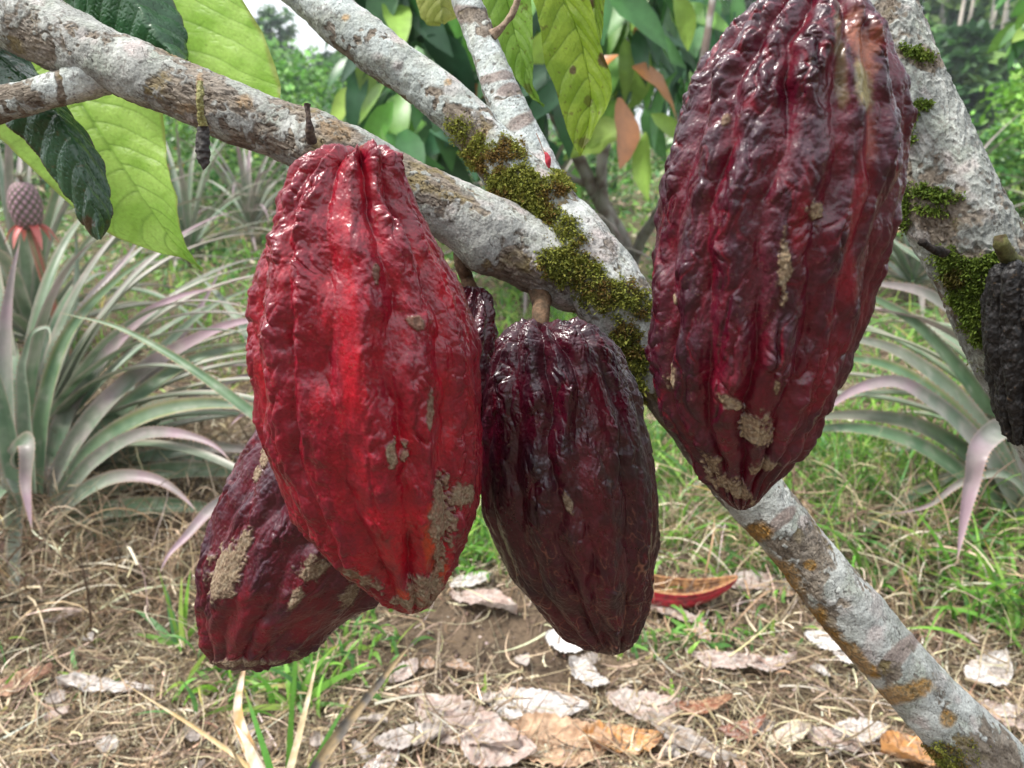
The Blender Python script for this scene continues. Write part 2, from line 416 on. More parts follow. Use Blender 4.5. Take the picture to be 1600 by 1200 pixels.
pod('maroon_cacao_pod', 'glossy blackish maroon pod hanging by a brown stalk under the mossy fork',
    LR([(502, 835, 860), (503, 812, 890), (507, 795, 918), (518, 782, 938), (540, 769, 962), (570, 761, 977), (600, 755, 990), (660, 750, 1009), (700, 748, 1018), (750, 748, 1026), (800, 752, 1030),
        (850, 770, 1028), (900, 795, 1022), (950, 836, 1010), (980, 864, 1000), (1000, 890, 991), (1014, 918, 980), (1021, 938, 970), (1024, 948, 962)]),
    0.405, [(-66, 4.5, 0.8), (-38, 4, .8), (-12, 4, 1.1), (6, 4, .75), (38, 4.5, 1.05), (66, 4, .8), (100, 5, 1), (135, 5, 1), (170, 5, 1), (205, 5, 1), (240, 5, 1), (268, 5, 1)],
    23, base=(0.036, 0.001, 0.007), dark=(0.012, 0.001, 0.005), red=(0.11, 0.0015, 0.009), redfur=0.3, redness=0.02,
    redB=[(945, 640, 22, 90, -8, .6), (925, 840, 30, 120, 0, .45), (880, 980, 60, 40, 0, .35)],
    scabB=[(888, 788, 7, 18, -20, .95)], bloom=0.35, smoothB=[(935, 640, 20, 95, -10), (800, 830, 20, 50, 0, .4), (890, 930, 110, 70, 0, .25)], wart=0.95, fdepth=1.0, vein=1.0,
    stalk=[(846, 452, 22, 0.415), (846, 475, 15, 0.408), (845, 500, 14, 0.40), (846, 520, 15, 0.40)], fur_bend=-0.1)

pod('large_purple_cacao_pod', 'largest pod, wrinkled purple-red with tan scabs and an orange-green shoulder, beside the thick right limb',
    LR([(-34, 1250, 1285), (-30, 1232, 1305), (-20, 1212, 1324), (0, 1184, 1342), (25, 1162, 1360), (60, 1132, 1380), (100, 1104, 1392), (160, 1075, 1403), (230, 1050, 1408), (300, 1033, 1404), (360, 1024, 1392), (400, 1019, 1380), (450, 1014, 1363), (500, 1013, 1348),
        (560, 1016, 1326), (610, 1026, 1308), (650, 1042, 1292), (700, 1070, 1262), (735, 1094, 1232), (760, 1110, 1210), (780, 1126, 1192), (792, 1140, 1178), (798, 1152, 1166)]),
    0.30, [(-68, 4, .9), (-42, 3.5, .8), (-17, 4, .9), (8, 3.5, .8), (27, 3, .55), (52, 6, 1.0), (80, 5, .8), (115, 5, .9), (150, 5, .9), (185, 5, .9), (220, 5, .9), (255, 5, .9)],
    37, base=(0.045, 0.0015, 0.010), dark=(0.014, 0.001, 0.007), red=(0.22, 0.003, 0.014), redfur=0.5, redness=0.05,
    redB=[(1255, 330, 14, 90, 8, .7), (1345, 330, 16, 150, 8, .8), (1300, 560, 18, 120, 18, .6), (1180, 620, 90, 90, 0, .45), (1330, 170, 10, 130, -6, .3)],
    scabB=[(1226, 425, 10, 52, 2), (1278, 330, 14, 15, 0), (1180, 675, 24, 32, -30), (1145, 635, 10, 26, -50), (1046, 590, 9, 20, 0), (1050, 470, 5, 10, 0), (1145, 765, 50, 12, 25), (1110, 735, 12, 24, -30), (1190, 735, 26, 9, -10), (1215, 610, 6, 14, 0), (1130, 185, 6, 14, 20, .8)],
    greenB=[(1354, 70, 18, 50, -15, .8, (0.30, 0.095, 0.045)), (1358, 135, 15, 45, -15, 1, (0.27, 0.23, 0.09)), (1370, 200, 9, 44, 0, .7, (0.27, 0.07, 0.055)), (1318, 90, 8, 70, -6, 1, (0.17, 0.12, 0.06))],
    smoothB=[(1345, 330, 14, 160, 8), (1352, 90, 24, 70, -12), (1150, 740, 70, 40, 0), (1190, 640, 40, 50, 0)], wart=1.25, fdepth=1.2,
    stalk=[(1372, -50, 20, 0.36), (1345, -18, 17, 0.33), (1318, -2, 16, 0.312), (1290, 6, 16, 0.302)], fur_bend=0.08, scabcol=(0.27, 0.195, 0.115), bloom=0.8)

# long curved pod running diagonally behind the red one; edges are given left/upper side, then right/lower side
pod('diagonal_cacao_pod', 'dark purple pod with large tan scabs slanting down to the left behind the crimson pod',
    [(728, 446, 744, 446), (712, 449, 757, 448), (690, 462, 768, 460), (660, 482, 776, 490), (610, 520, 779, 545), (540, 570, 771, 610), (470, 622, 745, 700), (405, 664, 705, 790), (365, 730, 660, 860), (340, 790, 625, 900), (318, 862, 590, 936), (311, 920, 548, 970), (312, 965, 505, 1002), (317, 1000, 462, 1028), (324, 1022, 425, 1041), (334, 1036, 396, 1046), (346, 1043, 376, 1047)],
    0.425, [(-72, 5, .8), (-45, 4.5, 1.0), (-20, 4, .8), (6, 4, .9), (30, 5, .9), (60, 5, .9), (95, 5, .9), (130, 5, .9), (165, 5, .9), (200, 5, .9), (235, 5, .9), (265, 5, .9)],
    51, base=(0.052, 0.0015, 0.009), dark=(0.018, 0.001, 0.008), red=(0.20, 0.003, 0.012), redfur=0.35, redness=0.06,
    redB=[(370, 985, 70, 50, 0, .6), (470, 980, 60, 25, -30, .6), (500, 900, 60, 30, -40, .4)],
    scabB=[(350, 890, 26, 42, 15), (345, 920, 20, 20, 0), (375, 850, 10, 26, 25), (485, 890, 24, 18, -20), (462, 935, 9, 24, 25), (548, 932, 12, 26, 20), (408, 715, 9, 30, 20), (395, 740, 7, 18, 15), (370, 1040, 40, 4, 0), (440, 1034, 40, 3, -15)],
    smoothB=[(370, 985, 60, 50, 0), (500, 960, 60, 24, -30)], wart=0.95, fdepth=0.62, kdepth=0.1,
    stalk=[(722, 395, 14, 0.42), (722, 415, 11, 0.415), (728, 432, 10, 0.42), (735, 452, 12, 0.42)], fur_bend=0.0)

# charred dry pod on the right limb
def black_pod():
    rows = [(412, 1584, 1612), (414, 1566, 1630), (420, 1556, 1642), (432, 1549, 1648), (460, 1546, 1652), (520, 1546, 1656), (580, 1551, 1655), (630, 1559, 1649), (660, 1566, 1640), (680, 1571, 1630), (690, 1577, 1618), (694, 1585, 1608)]
    e = np.array(rows, float); ns, nt = 320, 320
    dd = np.r_[0, np.cumsum(np.hypot(np.diff(e[:, 0]), np.diff(e[:, 1])))]
    t = np.linspace(0, dd[-1], ns)
    Y = np.interp(t, dd, e[:, 0]); A = np.interp(t, dd, e[:, 1]); B = np.interp(t, dd, e[:, 2])
    D = 0.372*(1+0.3*(Y-550)/F_PX)
    cen = P((A+B)/2, Y, D); r = (B-A)/2/F_PX*D
    th = np.linspace(0, 2*math.pi, nt, endpoint=False)
    dr = np.sin(th)[None, :, None]*RT - np.cos(th)[None, :, None]*FWD
    g = cen[:, None] + r[:, None, None]*dr
    q = g.reshape(-1, 3); TH = th[None, :].repeat(ns, 0).ravel()
    fl = np.abs(np.sin(TH*5 + 0.5*pn(q*60, 3)))**0.5
    h = 0.0024*(fl-0.7) + 0.0022*fbm(q*np.array([90, 90, 60]), 6, 3) + 0.0009*fbm(q*np.array([520, 520, 260]), 5, 4)
    N = gnormals(g, True).reshape(-1, 3)
    if (N*(q-cen.repeat(nt, 0))).sum() < 0: N = -N
    v = q + N*(h*np.clip(r.repeat(nt)/0.006, 0.1, 1))[:, None]
    col = mixc((0.009, 0.008, 0.008), (0.036, 0.032, 0.031), sstep(-0.1, 0.7, fbm(q*600, 9, 4)))
    col = mixc(col, (0.09, 0.06, 0.035), sstep(0.5, 0.7, fbm(q*400, 12, 3))*0.7)
    root = empty('dried_cacao_pod', cen[0], 'shrivelled black dried pod hanging at the right edge from the thick limb', 'cacao pod')
    nv = len(v); j = np.arange(nt); j2 = (j+1) % nt
    v = np.vstack([v, cen[0], cen[-1]]); col = np.vstack([col, col[0], col[-1]])
    mesh('husk', v, [gridf(ns, nt, True), np.stack([j2, j, np.full(nt, nv)], 1), np.stack([nv-nt+j, nv-nt+j2, np.full(nt, nv+1)], 1)], M['char'], root, col)
    vs, fs, cs = tube([(1562, 368, 8, 0.352), (1564, 380, 11, 0.352), (1574, 400, 12, 0.358), (1590, 416, 15, 0.366)], 50, 24, 81, 0.0006, (0.10, 0.10, 0.035), (0.06, 0.045, 0.02))
    mesh('stalk', vs, fs, M['bark'], root, cs)
black_pod()
# ---------------------------------------------------------------- bark with lichen, algae and moss
MOSSV = []
def limb(name, st, ns, nt, seed, parent, brownB=(), mossB=(), ochreB=(), ridges=0.0, rough=1.0, thr0=-0.12, band=0.3, lumps=(), grey=(0.50, 0.53, 0.50), mossn=0, bandB=()):
    s = catmull(st, ns)
    c = P(s[:, 0], s[:, 1], s[:, 3]); r = s[:, 2]/F_PX*s[:, 3]
    T = nrm(np.gradient(c, axis=0))
    Sd = nrm(np.cross(FWD, T)); B = nrm(np.cross(T, Sd))
    th = np.linspace(0, 2*math.pi, nt, endpoint=False)
    dirs = np.cos(th)[None, :, None]*Sd[:, None] + np.sin(th)[None, :, None]*B[:, None]
    g = c[:, None] + r[:, None, None]*dirs
    q = g.reshape(-1, 3); dr = dirs.reshape(-1, 3)
    x, y, _ = proj(q); front = (dr @ FWD) < 0.25
    L = np.r_[0, np.cumsum(np.linalg.norm(np.diff(c, axis=0), axis=1))].repeat(nt)
    rr = r.repeat(nt); TH = np.tile(th, ns)
    ql = np.stack([rr*np.cos(TH), rr*np.sin(TH), L], 1)          # straightened coordinates
    h = 0.0022*fbm(ql*np.array([30, 30, 22]), seed, 3) + 0.0006*fbm(ql*160, seed+2, 3)
    for (lx, ly, lr, la) in lumps:
        h = h + la*np.exp(-((x-lx)**2+(y-ly)**2)/lr**2)*(front*1.0)
    n1 = fbm(ql*np.array([42, 42, 30]) + 0.25*fbm(ql*200, seed+8, 2)[:, None], seed+4, 5)
    n2 = fbm(ql*np.array([75, 75, 60]), seed+5, 3)
    n3 = fbm(ql*520, seed+6, 3)
    nb = fbm(np.stack([L*26, L*0, TH*0.15], 1), seed+7, 2)        # rings round the limb
    wob = 0.6*fbm(ql*70, seed+9, 4)
    brown = blobs(x, y, brownB, wob, 0.45) if len(brownB) else np.zeros(len(x))
    moss = blobs(x, y, mossB, wob+0.55*fbm(ql*230, seed+12, 3)+0.35*fbm(ql*90, seed+26, 2), 0.35)*front if len(mossB) else np.zeros(len(x))
    och = blobs(x, y, ochreB, wob, 0.35) if len(ochreB) else np.zeros(len(x))
    fld = n1 + band*nb - thr0 + 0.12 - 0.50*brown
    lich = sstep(-0.10, 0.12, fld + 0.10*n3)
    crack = 1-sstep(0.0, 0.045, np.abs(fbm(ql*np.array([210, 210, 90]), seed+13, 3)))
    h = h + 0.00035*lich - 0.0006*rough*crack*(1-lich*0.8) + 0.0005*rough*(1-lich)*fbm(ql*np.array([600, 600, 220]), seed+14, 3)
    if ridges > 0:
        rdg = np.abs(pn(ql*np.array([330, 330, 170]), seed+15)); h = h + ridges*0.0011*(1-sstep(0.0, 0.28, rdg))
    # colours
    bk = mixc((0.22, 0.185, 0.145), (0.12, 0.096, 0.074), sstep(-0.3, 0.4, fbm(ql*np.array([260, 260, 110]), seed+16, 4)))
    bk = mixc(bk, (0.25, 0.22, 0.185), sstep(0.1, 0.5, n2)*0.6)
    bk = mixc(bk, (0.17, 0.13, 0.04), sstep(0.15, 0.5, fbm(ql*np.array([55, 55, 40])+9, seed+17, 3))*0.6)
    bk = mixc(bk, (0.05, 0.035, 0.025), crack*0.6)
    li = mixc(grey, (0.30, 0.32, 0.275), sstep(-0.2, 0.5, n2))
    li = mixc(li, (0.42, 0.36, 0.34), sstep(0.15, 0.55, fbm(ql*np.array([50, 50, 50])+30, seed+18, 3))*0.75)
    li = mixc(li, (0.50, 0.51, 0.475), sstep(0.1, 0.6, fbm(ql*90+50, seed+19, 2))*0.5)
    spk = sstep(0.28, 0.42, n3 + 0.25*n2); li = mixc(li, (0.13, 0.11, 0.10), spk*0.6)
    # thin dark outlines where one lichen meets another
    for (sca, sd, lvl, wd) in ((60, 21, 0.05, 0.010), (38, 22, -0.12, 0.007), (95, 23, 0.22, 0.013)):
        z = fbm(ql*np.array([sca, sca, sca*0.8]), seed+sd, 4)
        pres = sstep(-0.05, 0.15, fbm(ql*40+sd, seed+sd+5, 2))
        li = mixc(li, (0.05, 0.045, 0.04), (1-sstep(wd*0.5, wd*1.7, np.abs(z-lvl)))*pres*0.85)
        li = mixc(li, np.array(grey)*0.62, sstep(lvl, lvl+0.01, z)*pres*0.45)
    bandm = blobs(x, y, bandB, wob*0.6, 0.2) if len(bandB) else np.zeros(len(x))
    li = mixc(li, (0.20, 0.15, 0.13), bandm*0.8)
    col = mixc(bk, li, lich)
    col = mixc(col, (0.07, 0.06, 0.05), np.clip(lich*(1-lich)*4, 0, 1)*0.35)
    col = mixc(col, mixc((0.33, 0.17, 0.03), (0.16, 0.10, 0.03), sstep(-0.2, 0.4, n3)), och*0.8)
    col = mixc(col, mixc((0.075, 0.085, 0.018), (0.05, 0.035, 0.015), sstep(-0.2, 0.4, n3)), np.clip(moss*1.1, 0, 1)*0.9)
    h = h + 0.0015*moss*(0.5+fbm(ql*300, seed+25, 3))
    v = q + dr*h[:, None]
    fl = [gridf(ns, nt, True)]
    nv = len(v); j = np.arange(nt); j2 = (j+1) % nt
    fl += [np.stack([j2, j, np.full(nt, nv)], 1), np.stack([nv-nt+j, nv-nt+j2, np.full(nt, nv+1)], 1)]
    v = np.vstack([v, c[0], c[-1]]); col = np.vstack([col, col[0], col[-1]])
    o = mesh(name, v, fl, M['bark'], parent, col)
    if mossn:
        w = moss**1.2; w = w/w.sum()
        idx = rng.choice(len(w), mossn, p=w)
        MOSSV.append((parent, v[idx], dr[idx], moss[idx], fbm(q[idx]*70, seed+60, 2)))
    return o

def tufts(parent, base, nor, m, hue, seed, K=4, size=0.0018):
    """moss: clumps of small pointed fronds standing off the bark"""
    r2 = np.random.default_rng(seed)
    n = len(base)*K
    b = base.repeat(K, 0) + r2.normal(0, 0.0009, (n, 3)); nn = nor.repeat(K, 0); mm = m.repeat(K); hh = hue.repeat(K)
    d = nrm(nn*0.75 + r2.normal(0, 0.60, (n, 3)) + np.array([0, 0, -0.10]))
    ln = size*(0.45+0.9*r2.random(n))*(0.4+0.8*mm)
    side = nrm(np.cross(d, r2.normal(0, 1, (n, 3))))
    w = (0.00032 + 0.00035*r2.random(n))
    bend = nrm(r2.normal(0, 1, (n, 3)))*0.35 + np.array([0, 0, -0.15])
    p1 = b + d*(ln*0.55)[:, None]; p2 = b + (d + bend*0.7)*ln[:, None]
    s = side*w[:, None]
    V = np.stack([b - s*0.6, b + s*0.6, p1 + s, p1 - s, p2], 1).reshape(-1, 3)
    i = np.arange(n)*5
    q = np.stack([i, i+1, i+2, i+3], 1); t = np.stack([i+3, i+2, i+4], 1)
    g1 = np.array((0.16, 0.19, 0.035)); g2 = np.array((0.30, 0.29, 0.055)); g3 = np.array((0.17, 0.105, 0.03))
    c = mixc(g1, g2, np.clip(r2.random(n)*0.8, 0, 1)); c = mixc(c, g3, sstep(0.0, 0.45, hh + 0.5*(r2.random(n)-0.5)))
    return V, q, t, c.repeat(5, 0)

tree = empty('cacao_tree', (1.0, 1.45*0+0.62, 0.0), 'lichen-spotted mossy cacao tree whose forked limbs carry the hanging pods', 'tree')
# lower stem, running from the ground at the right up to the fork
limb('trunk', [(1900, 1700, 70, .69), (1750, 1450, 66, .58), (1600, 1255, 60, .47), (1520, 1165, 54, .455), (1430, 1068, 49, .45), (1345, 972, 47, .445), (1262, 874, 45.5, .44), (1190, 785, 44.5, .435), (1140, 728, 43, .432),
               (1085, 662, 42, .43), (1030, 592, 42, .427), (1000, 530, 48, .424), (962, 472, 56, .42), (915, 405, 58, .42), (880, 352, 48, .422), (860, 330, 38, .423), (842, 310, 24, .424)], 1500, 300, 101, tree,
     brownB=[(1180, 830, 40, 18, -30), (1400, 1040, 62, 22, -38), (1230, 770, 30, 20, 0), (1300, 960, 40, 12, -38), (1020, 640, 40, 60, -50, .8), (900, 480, 70, 30, 40, .7), (1490, 1180, 70, 30, 10)],
     mossB=[(905, 420, 46, 20, 20), (945, 462, 46, 26, 30), (985, 540, 22, 48, -20), (1000, 600, 12, 22, 0), (1480, 1185, 50, 22, 0, .6), (1000, 480, 20, 22, 0, .7), (880, 365, 30, 30, 0, .8)],
     ochreB=[(1188, 832, 24, 16, 0), (1225, 905, 20, 50, -38), (1268, 968, 24, 18, -30), (1300, 1000, 30, 14, 40), (1405, 1080, 40, 16, -10), (1170, 860, 16, 50, -38), (1480, 1125, 14, 12, 0), (1345, 1030, 12, 40, -40), (1268, 885, 10, 8, 0)],
     rough=0.8, mossn=2500, thr0=-0.22, band=0.35, grey=(0.43, 0.445, 0.42), bandB=[(1405, 1020, 55, 14, -40), (1215, 815, 40, 10, -40)],
     lumps=[(845, 450, 26, 0.004)])
limb('limb', [(-330, -90, 54, .42), (-60, 0, 50, .405), (0, 16, 50, .40), (100, 62, 50, .395), (175, 98, 48, .393), (250, 131, 45, .39), (350, 170, 44, .39), (450, 211, 44, .393), (560, 258, 45, .397), (640, 297, 47, .40), (720, 335, 51, .405), (800, 378, 55, .412), (870, 420, 54, .418), (930, 455, 44, .425)], 1300, 300, 202, tree,
     brownB=[(300, 150, 70, 44, 25, 1.3), (400, 195, 80, 36, 25, 1.1), (510, 235, 60, 50, 20), (620, 320, 60, 30, 30, .5), (250, 190, 60, 20, 25, .8), (160, 20, 50, 20, 25, .6), (750, 415, 50, 22, 10), (60, 80, 50, 20, 25, .7), (450, 190, 50, 20, 25)],
     mossB=[(880, 415, 30, 26, 20, .9), (860, 400, 18, 14, 0, .7)], ochreB=[(312, 150, 5, 36, 2, .5), (290, 170, 20, 10, 0, .4), (385, 160, 14, 10, 0, .4), (520, 210, 26, 12, 20, .35)],
     rough=1.4, mossn=500, thr0=-0.04, band=0.1, lumps=[(490, 215, 40, 0.004), (745, 405, 36, 0.005), (555, 245, 50, 0.003)], grey=(0.32, 0.325, 0.30))
limb('limb', [(200, -290, 34, .455), (400, -85, 35, .445), (470, -18, 36, .44), (520, 26, 37, .438), (590, 82, 37, .436), (660, 130, 36, .434), (715, 178, 37, .43), (765, 232, 41, .428), (812, 285, 47, .426), (850, 325, 50, .424), (885, 368, 50, .423), (905, 400, 46, .423)], 1200, 280, 303, tree,
     brownB=[(700, 180, 40, 24, 40), (500, 30, 34, 10, 35, .8), (730, 230, 44, 40, 40), (620, 150, 50, 12, 40, .8), (560, 60, 20, 14, 0, .6), (780, 270, 50, 40, 40, .8)],
     mossB=[(812, 296, 44, 30, 45), (838, 332, 30, 22, 20), (752, 238, 28, 22, 40, .7), (870, 290, 22, 16, 0, .7), (720, 205, 24, 18, 40, .5), (790, 240, 24, 20, 0, .6)],
     ochreB=[(745, 235, 30, 26, 40, .5), (700, 85+45, 6, 6, 0, .8), (540, 28, 7, 6, 0, .8)], rough=1.1, mossn=2800, thr0=-0.2, band=0.1, grey=(0.44, 0.48, 0.455))
limb('limb', [(690, -190, 19, .47), (715, -70, 20, .46), (728, 0, 21.5, .452), (748, 50, 23, .448), (766, 94, 25, .445), (790, 158, 28, .44), (815, 212, 30, .436), (842, 262, 31, .432), (868, 315, 32, .428)], 800, 220, 404, tree,
     brownB=[(742, 22, 26, 10, 0), (800, 150, 24, 8, -15), (768, 48, 20, 10, 0, .6)], mossB=[(850, 280, 20, 12, 0, .6)], rough=0.7, mossn=300, thr0=-0.38, band=0.25, grey=(0.44, 0.48, 0.465), bandB=[(775, 122, 28, 9, -12), (800, 142, 20, 10, -15), (730, 22, 24, 14, 0), (815, 190, 24, 12, -30)])
limb('side_twig', [(-220, 205, 30, .40), (-60, 178, 28, .398), (0, 165, 26, .396), (60, 150, 24, .394), (110, 135, 25, .393), (165, 112, 30, .393), (200, 108, 22, .394)], 500, 180, 505, tree,
     brownB=[(20, 165, 40, 40, 0), (95, 140, 8, 30, -10)], rough=0.9, thr0=-0.15, band=0.3)
v_, f_, c_ = tube([(770, 55, 9, .44), (782, 44, 5.5, .438), (800, 22, 5, .436), (806, 8, 5.5, .435), (812, -20, 4.5, .433), (830, -60, 4.5, .43)], 120, 24, 5, 0.0005, (0.27, 0.20, 0.14), (0.16, 0.11, 0.08)); mesh('twig', v_, f_, M['bark'], tree, c_)
v_, f_, c_ = tube([(487, 222, 9, .366), (484, 205, 7, .362), (482, 185, 4.5, .36), (480, 168, 4.5, .36), (480, 163, 6, .36)], 60, 20, 6, 0.0006, (0.09, 0.065, 0.045), (0.05, 0.035, 0.03)); mesh('broken_stub', v_, f_, M['bark'], tree, c_)
# dead little fruitlet under the left limb
v_, f_, c_ = tube([(312, 128, 4, .352), (313, 150, 5, .35), (314, 175, 5, .352), (316, 192, 6, .355), (317, 200, 8, .357), (317, 225, 10.5, .358), (318, 245, 9, .358), (318, 258, 5, .358), (318, 266, 1.2, .358)], 160, 40, 7, 0.0009, (0.055, 0.05, 0.045), (0.025, 0.022, 0.02), nsc=420)
c_[:, :] = np.where((proj(v_)[1] < 197)[:, None], np.array((0.20, 0.19, 0.07))*(0.7+0.6*rng.random((len(v_), 1))), c_)
mesh('withered_fruitlet', v_, f_, M['plain'], tree, c_)
# red flower bud on its thread
v_, f_, c_ = tube([(838, 208, 0.8, .41), (844, 222, 0.8, .405), (850, 236, 1.0, .402), (853, 240, 2.5, .40), (856, 248, 4.8, .40), (857, 256, 4, .40), (858, 263, 1.0, .40)], 60, 16, 8, 0.0001, (0.42, 0.03, 0.05), (0.30, 0.03, 0.04)); c_ = np.where((proj(v_)[1] < 238)[:, None], np.array((0.16, 0.08, 0.05)), c_); mesh('flower_bud', v_, f_, M['plain'], tree, c_)

# thick limb of a second tree at the right edge
rtree = empty('cacao_tree', (1.12, 0.80, 0.0), 'thick leaning cacao stem at the right edge with green moss patches', 'tree')
limb('trunk', [(1300, -150, 47, .405), (1356, 0, 52, .40), (1386, 70, 57, .398), (1420, 170, 64, .396), (1456, 265, 70, .395), (1512, 375, 72, .395), (1576, 488, 76, .398), (1652, 620, 80, .41), (1850, 960, 88, .55), (1990, 1290, 92, .70), (2050, 1450, 95, .765)], 1300, 320, 606, rtree,
     brownB=[(1400, 300, 50, 70, 0), (1430, 90, 60, 14, 10), (1500, 330, 70, 16, 15, .8), (1440, 330, 60, 40, 30, .7), (1540, 440, 60, 50, 0, .9), (1380, 60, 30, 70, 0, .5)],
     mossB=[(1500, 425, 26, 18, 20), (1524, 480, 26, 54, -24), (1432, 84, 26, 9, 20), (1425, 180, 8, 30, 25), (1450, 165, 10, 5, 0), (1445, 300, 40, 10, 10, .9), (1460, 330, 30, 8, 20, .7), (1420, 215, 20, 8, 0), (1390, 330, 24, 60, 0, .6), (1545, 420, 26, 18, 0, .8), (1560, 540, 20, 50, -20, .8), (1480, 400, 18, 16, 0, .9)],
     rough=1.0, ridges=0.6, mossn=2600, thr0=-0.14, band=0.15, grey=(0.24, 0.25, 0.23))
v_, f_, c_ = tube([(1478, 396, 8, .352), (1462, 390, 6, .348), (1448, 383, 5, .344), (1440, 378, 7, .342), (1436, 376, 3, .342)], 60, 18, 9, 0.0010, (0.03, 0.022, 0.018), (0.015, 0.012, 0.01)); mesh('broken_stub', v_, f_, M['bark'], rtree, c_)

for par, nm, sd in ((tree, 'moss', 1), (rtree, 'moss', 2)):
    Vs, Qs, Ts, Cs, o_ = [], [], [], [], 0
    for k, (p, b, n_, m_, h_) in enumerate([z for z in MOSSV if z[0] == par]):
        if par == rtree: h_ = h_ - 0.25
        V, q_, t_, c_ = tufts(par, b, n_, m_, h_, sd*10+k, K=5)
        Vs.append(V); Qs.append(q_+o_); Ts.append(t_+o_); Cs.append(c_); o_ += len(V)
    cc = np.vstack(Cs)
    if par == rtree: cc = cc*np.array([0.58, 0.80, 0.65])
    tag(mesh(nm, np.vstack(Vs), [np.vstack(Qs), np.vstack(Ts)], M['moss'], par, cc, smooth=False), kind='stuff')

# ---------------------------------------------------------------- big leaves of the foreground tree
def big_leaf(name, st, depth, mat, c_base, c_vein, nv, seed, parent, label=None, quilt=0.0008, ns=260, nu=120, curl=0.0, vc_mid=None, spots=None, bend=1.6, brown_tip=None, fold=0.0, netw=1.0, edge_col=None, holes=0):
    """st rows: left edge (x,y), midrib (x,y), right edge (x,y) from leaf base to tip; depth rows alike"""
    st = np.asarray(st, float); dp = np.asarray(depth, float)
    d = np.r_[0, np.cumsum(np.hypot(np.diff(st[:, 2]), np.diff(st[:, 3])))]; d /= d[-1]
    t = np.linspace(0, 1, ns)
    m = np.gradient(st, d, axis=0)
    k = np.clip(np.searchsorted(d, t, side='right')-1, 0, len(d)-2); h = (d[k+1]-d[k])[:, None]; s = ((t-d[k])/(d[k+1]-d[k]))[:, None]
    E = (2*s**3-3*s**2+1)*st[k] + (s**3-2*s**2+s)*h*m[k] + (-2*s**3+3*s**2)*st[k+1] + (s**3-s**2)*h*m[k+1]
    Dm = np.interp(t, d, dp[:, 1]); Dl = np.interp(t, d, dp[:, 0]); Dr = np.interp(t, d, dp[:, 2])
    Lp, Mp, Rp = P(E[:, 0], E[:, 1], Dl), P(E[:, 2], E[:, 3], Dm), P(E[:, 4], E[:, 5], Dr)
    u = np.linspace(-1, 1, nu)
    a = np.abs(u)[None, :, None]
    side = np.where((u < 0)[None, :, None], Lp[:, None], Rp[:, None])
    g = Mp[:, None]*(1-a) + side*a
    U = np.tile(u, ns); T = t.repeat(nu)
    N = gnormals(g, False)
    if (N @ FWD).mean() > 0: N = -N
    q = g.reshape(-1, 3)
    aU = np.abs(U)
    ph = T*nv - bend*aU**1.4 + 0.25*(U > 0) + 0.10*pn(q*60, seed)
    fr = np.abs(ph - np.round(ph))/nv
    wv = np.hypot(*(Lp-Rp).T[[0, 2]]).max()
    vein = np.exp(-(fr/0.0045)**1.5)*(1-0.6*aU)
    mid = np.exp(-(aU/0.028)**2)*(1-0.7*T)
    sub = np.abs(pn(np.stack([ph*3.1, aU*9, U*0+(U > 0)*7.7], 1), seed+2)); sub = (1-sstep(0.0, 0.05, sub))*netw
    sub2 = np.abs(pn(q*260, seed+3)); sub2 = (1-sstep(0.0, 0.07, sub2))*netw
    hgt = quilt*(1.2*np.sqrt(np.clip(fr*2*nv, 0, 1)) - 0.6*sub - 0.3*sub2) - quilt*1.2*mid + 0.0014*fbm(q*40, seed+4, 2)
    edgew = 0.0010*pn(np.stack([T*14, U*0, U*0+3], 1), seed+6)*aU**4
    v = q + N.reshape(-1, 3)*(hgt+edgew)[:, None]
    n1 = fbm(q*45, seed+5, 3)
    col = mixc(c_base, np.asarray(c_base)*np.array([0.72, 0.80, 0.6]), sstep(-0.3, 0.5, n1))
    col = mixc(col, c_vein, np.clip(vein*0.75 + sub*0.22 + sub2*0.12, 0, 1))
    col = mixc(col, vc_mid if vc_mid is not None else c_vein, np.clip(mid, 0, 1)*0.85)
    if spots is not None:
        x, y, _ = proj(q)
        sp = blobs(x, y, spots, 0.7*fbm(q*160, seed+7, 3), 0.25)
        col = mixc(col, (0.07, 0.035, 0.015), sp*0.9)
        fl = sstep(0.45, 0.62, fbm(q*230, seed+8, 3)); col = mixc(col, (0.10, 0.07, 0.02), fl*0.6)
    if edge_col is not None: col = mixc(col, edge_col, sstep(0.93, 1.0, aU + 0.04*n1))
    o = mesh(name, v, gridf(ns, nu, False), mat, parent, col)
    if label: o['label'] = label
    return o
def D3(*r): return [(a, b, c) if not isinstance(a, tuple) else a for (a, b, c) in r]

lime = (0.49, 0.75, 0.16); limev = (0.20, 0.36, 0.06)
# large backlit leaf below the left limb
big_leaf('leaf', [(20, 85, 70, 60, 160, 60), (-30, 120, 95, 105, 215, 100), (-25, 190, 130, 166, 250, 150), (18, 232, 165, 220, 259, 215), (65, 278, 197, 268, 263, 258), (120, 328, 225, 312, 277, 310), (180, 370, 250, 348, 281, 345), (236, 391, 270, 375, 287, 368), (275, 402, 287, 394, 296, 390), (296, 410, 302, 410, 307, 408), (314, 421, 316, 422, 318, 423)],
         [(.452, .458, .46)]*4 + [(.455, .458, .455)]*4 + [(.455, .457, .456)]*3, M['leaf_thin'], lime, limev, 11, 601, tree, 'broad lime-green leaf hanging below the left limb', quilt=0.0009, netw=0.7, spots=None, edge_col=(0.34, 0.42, 0.10))
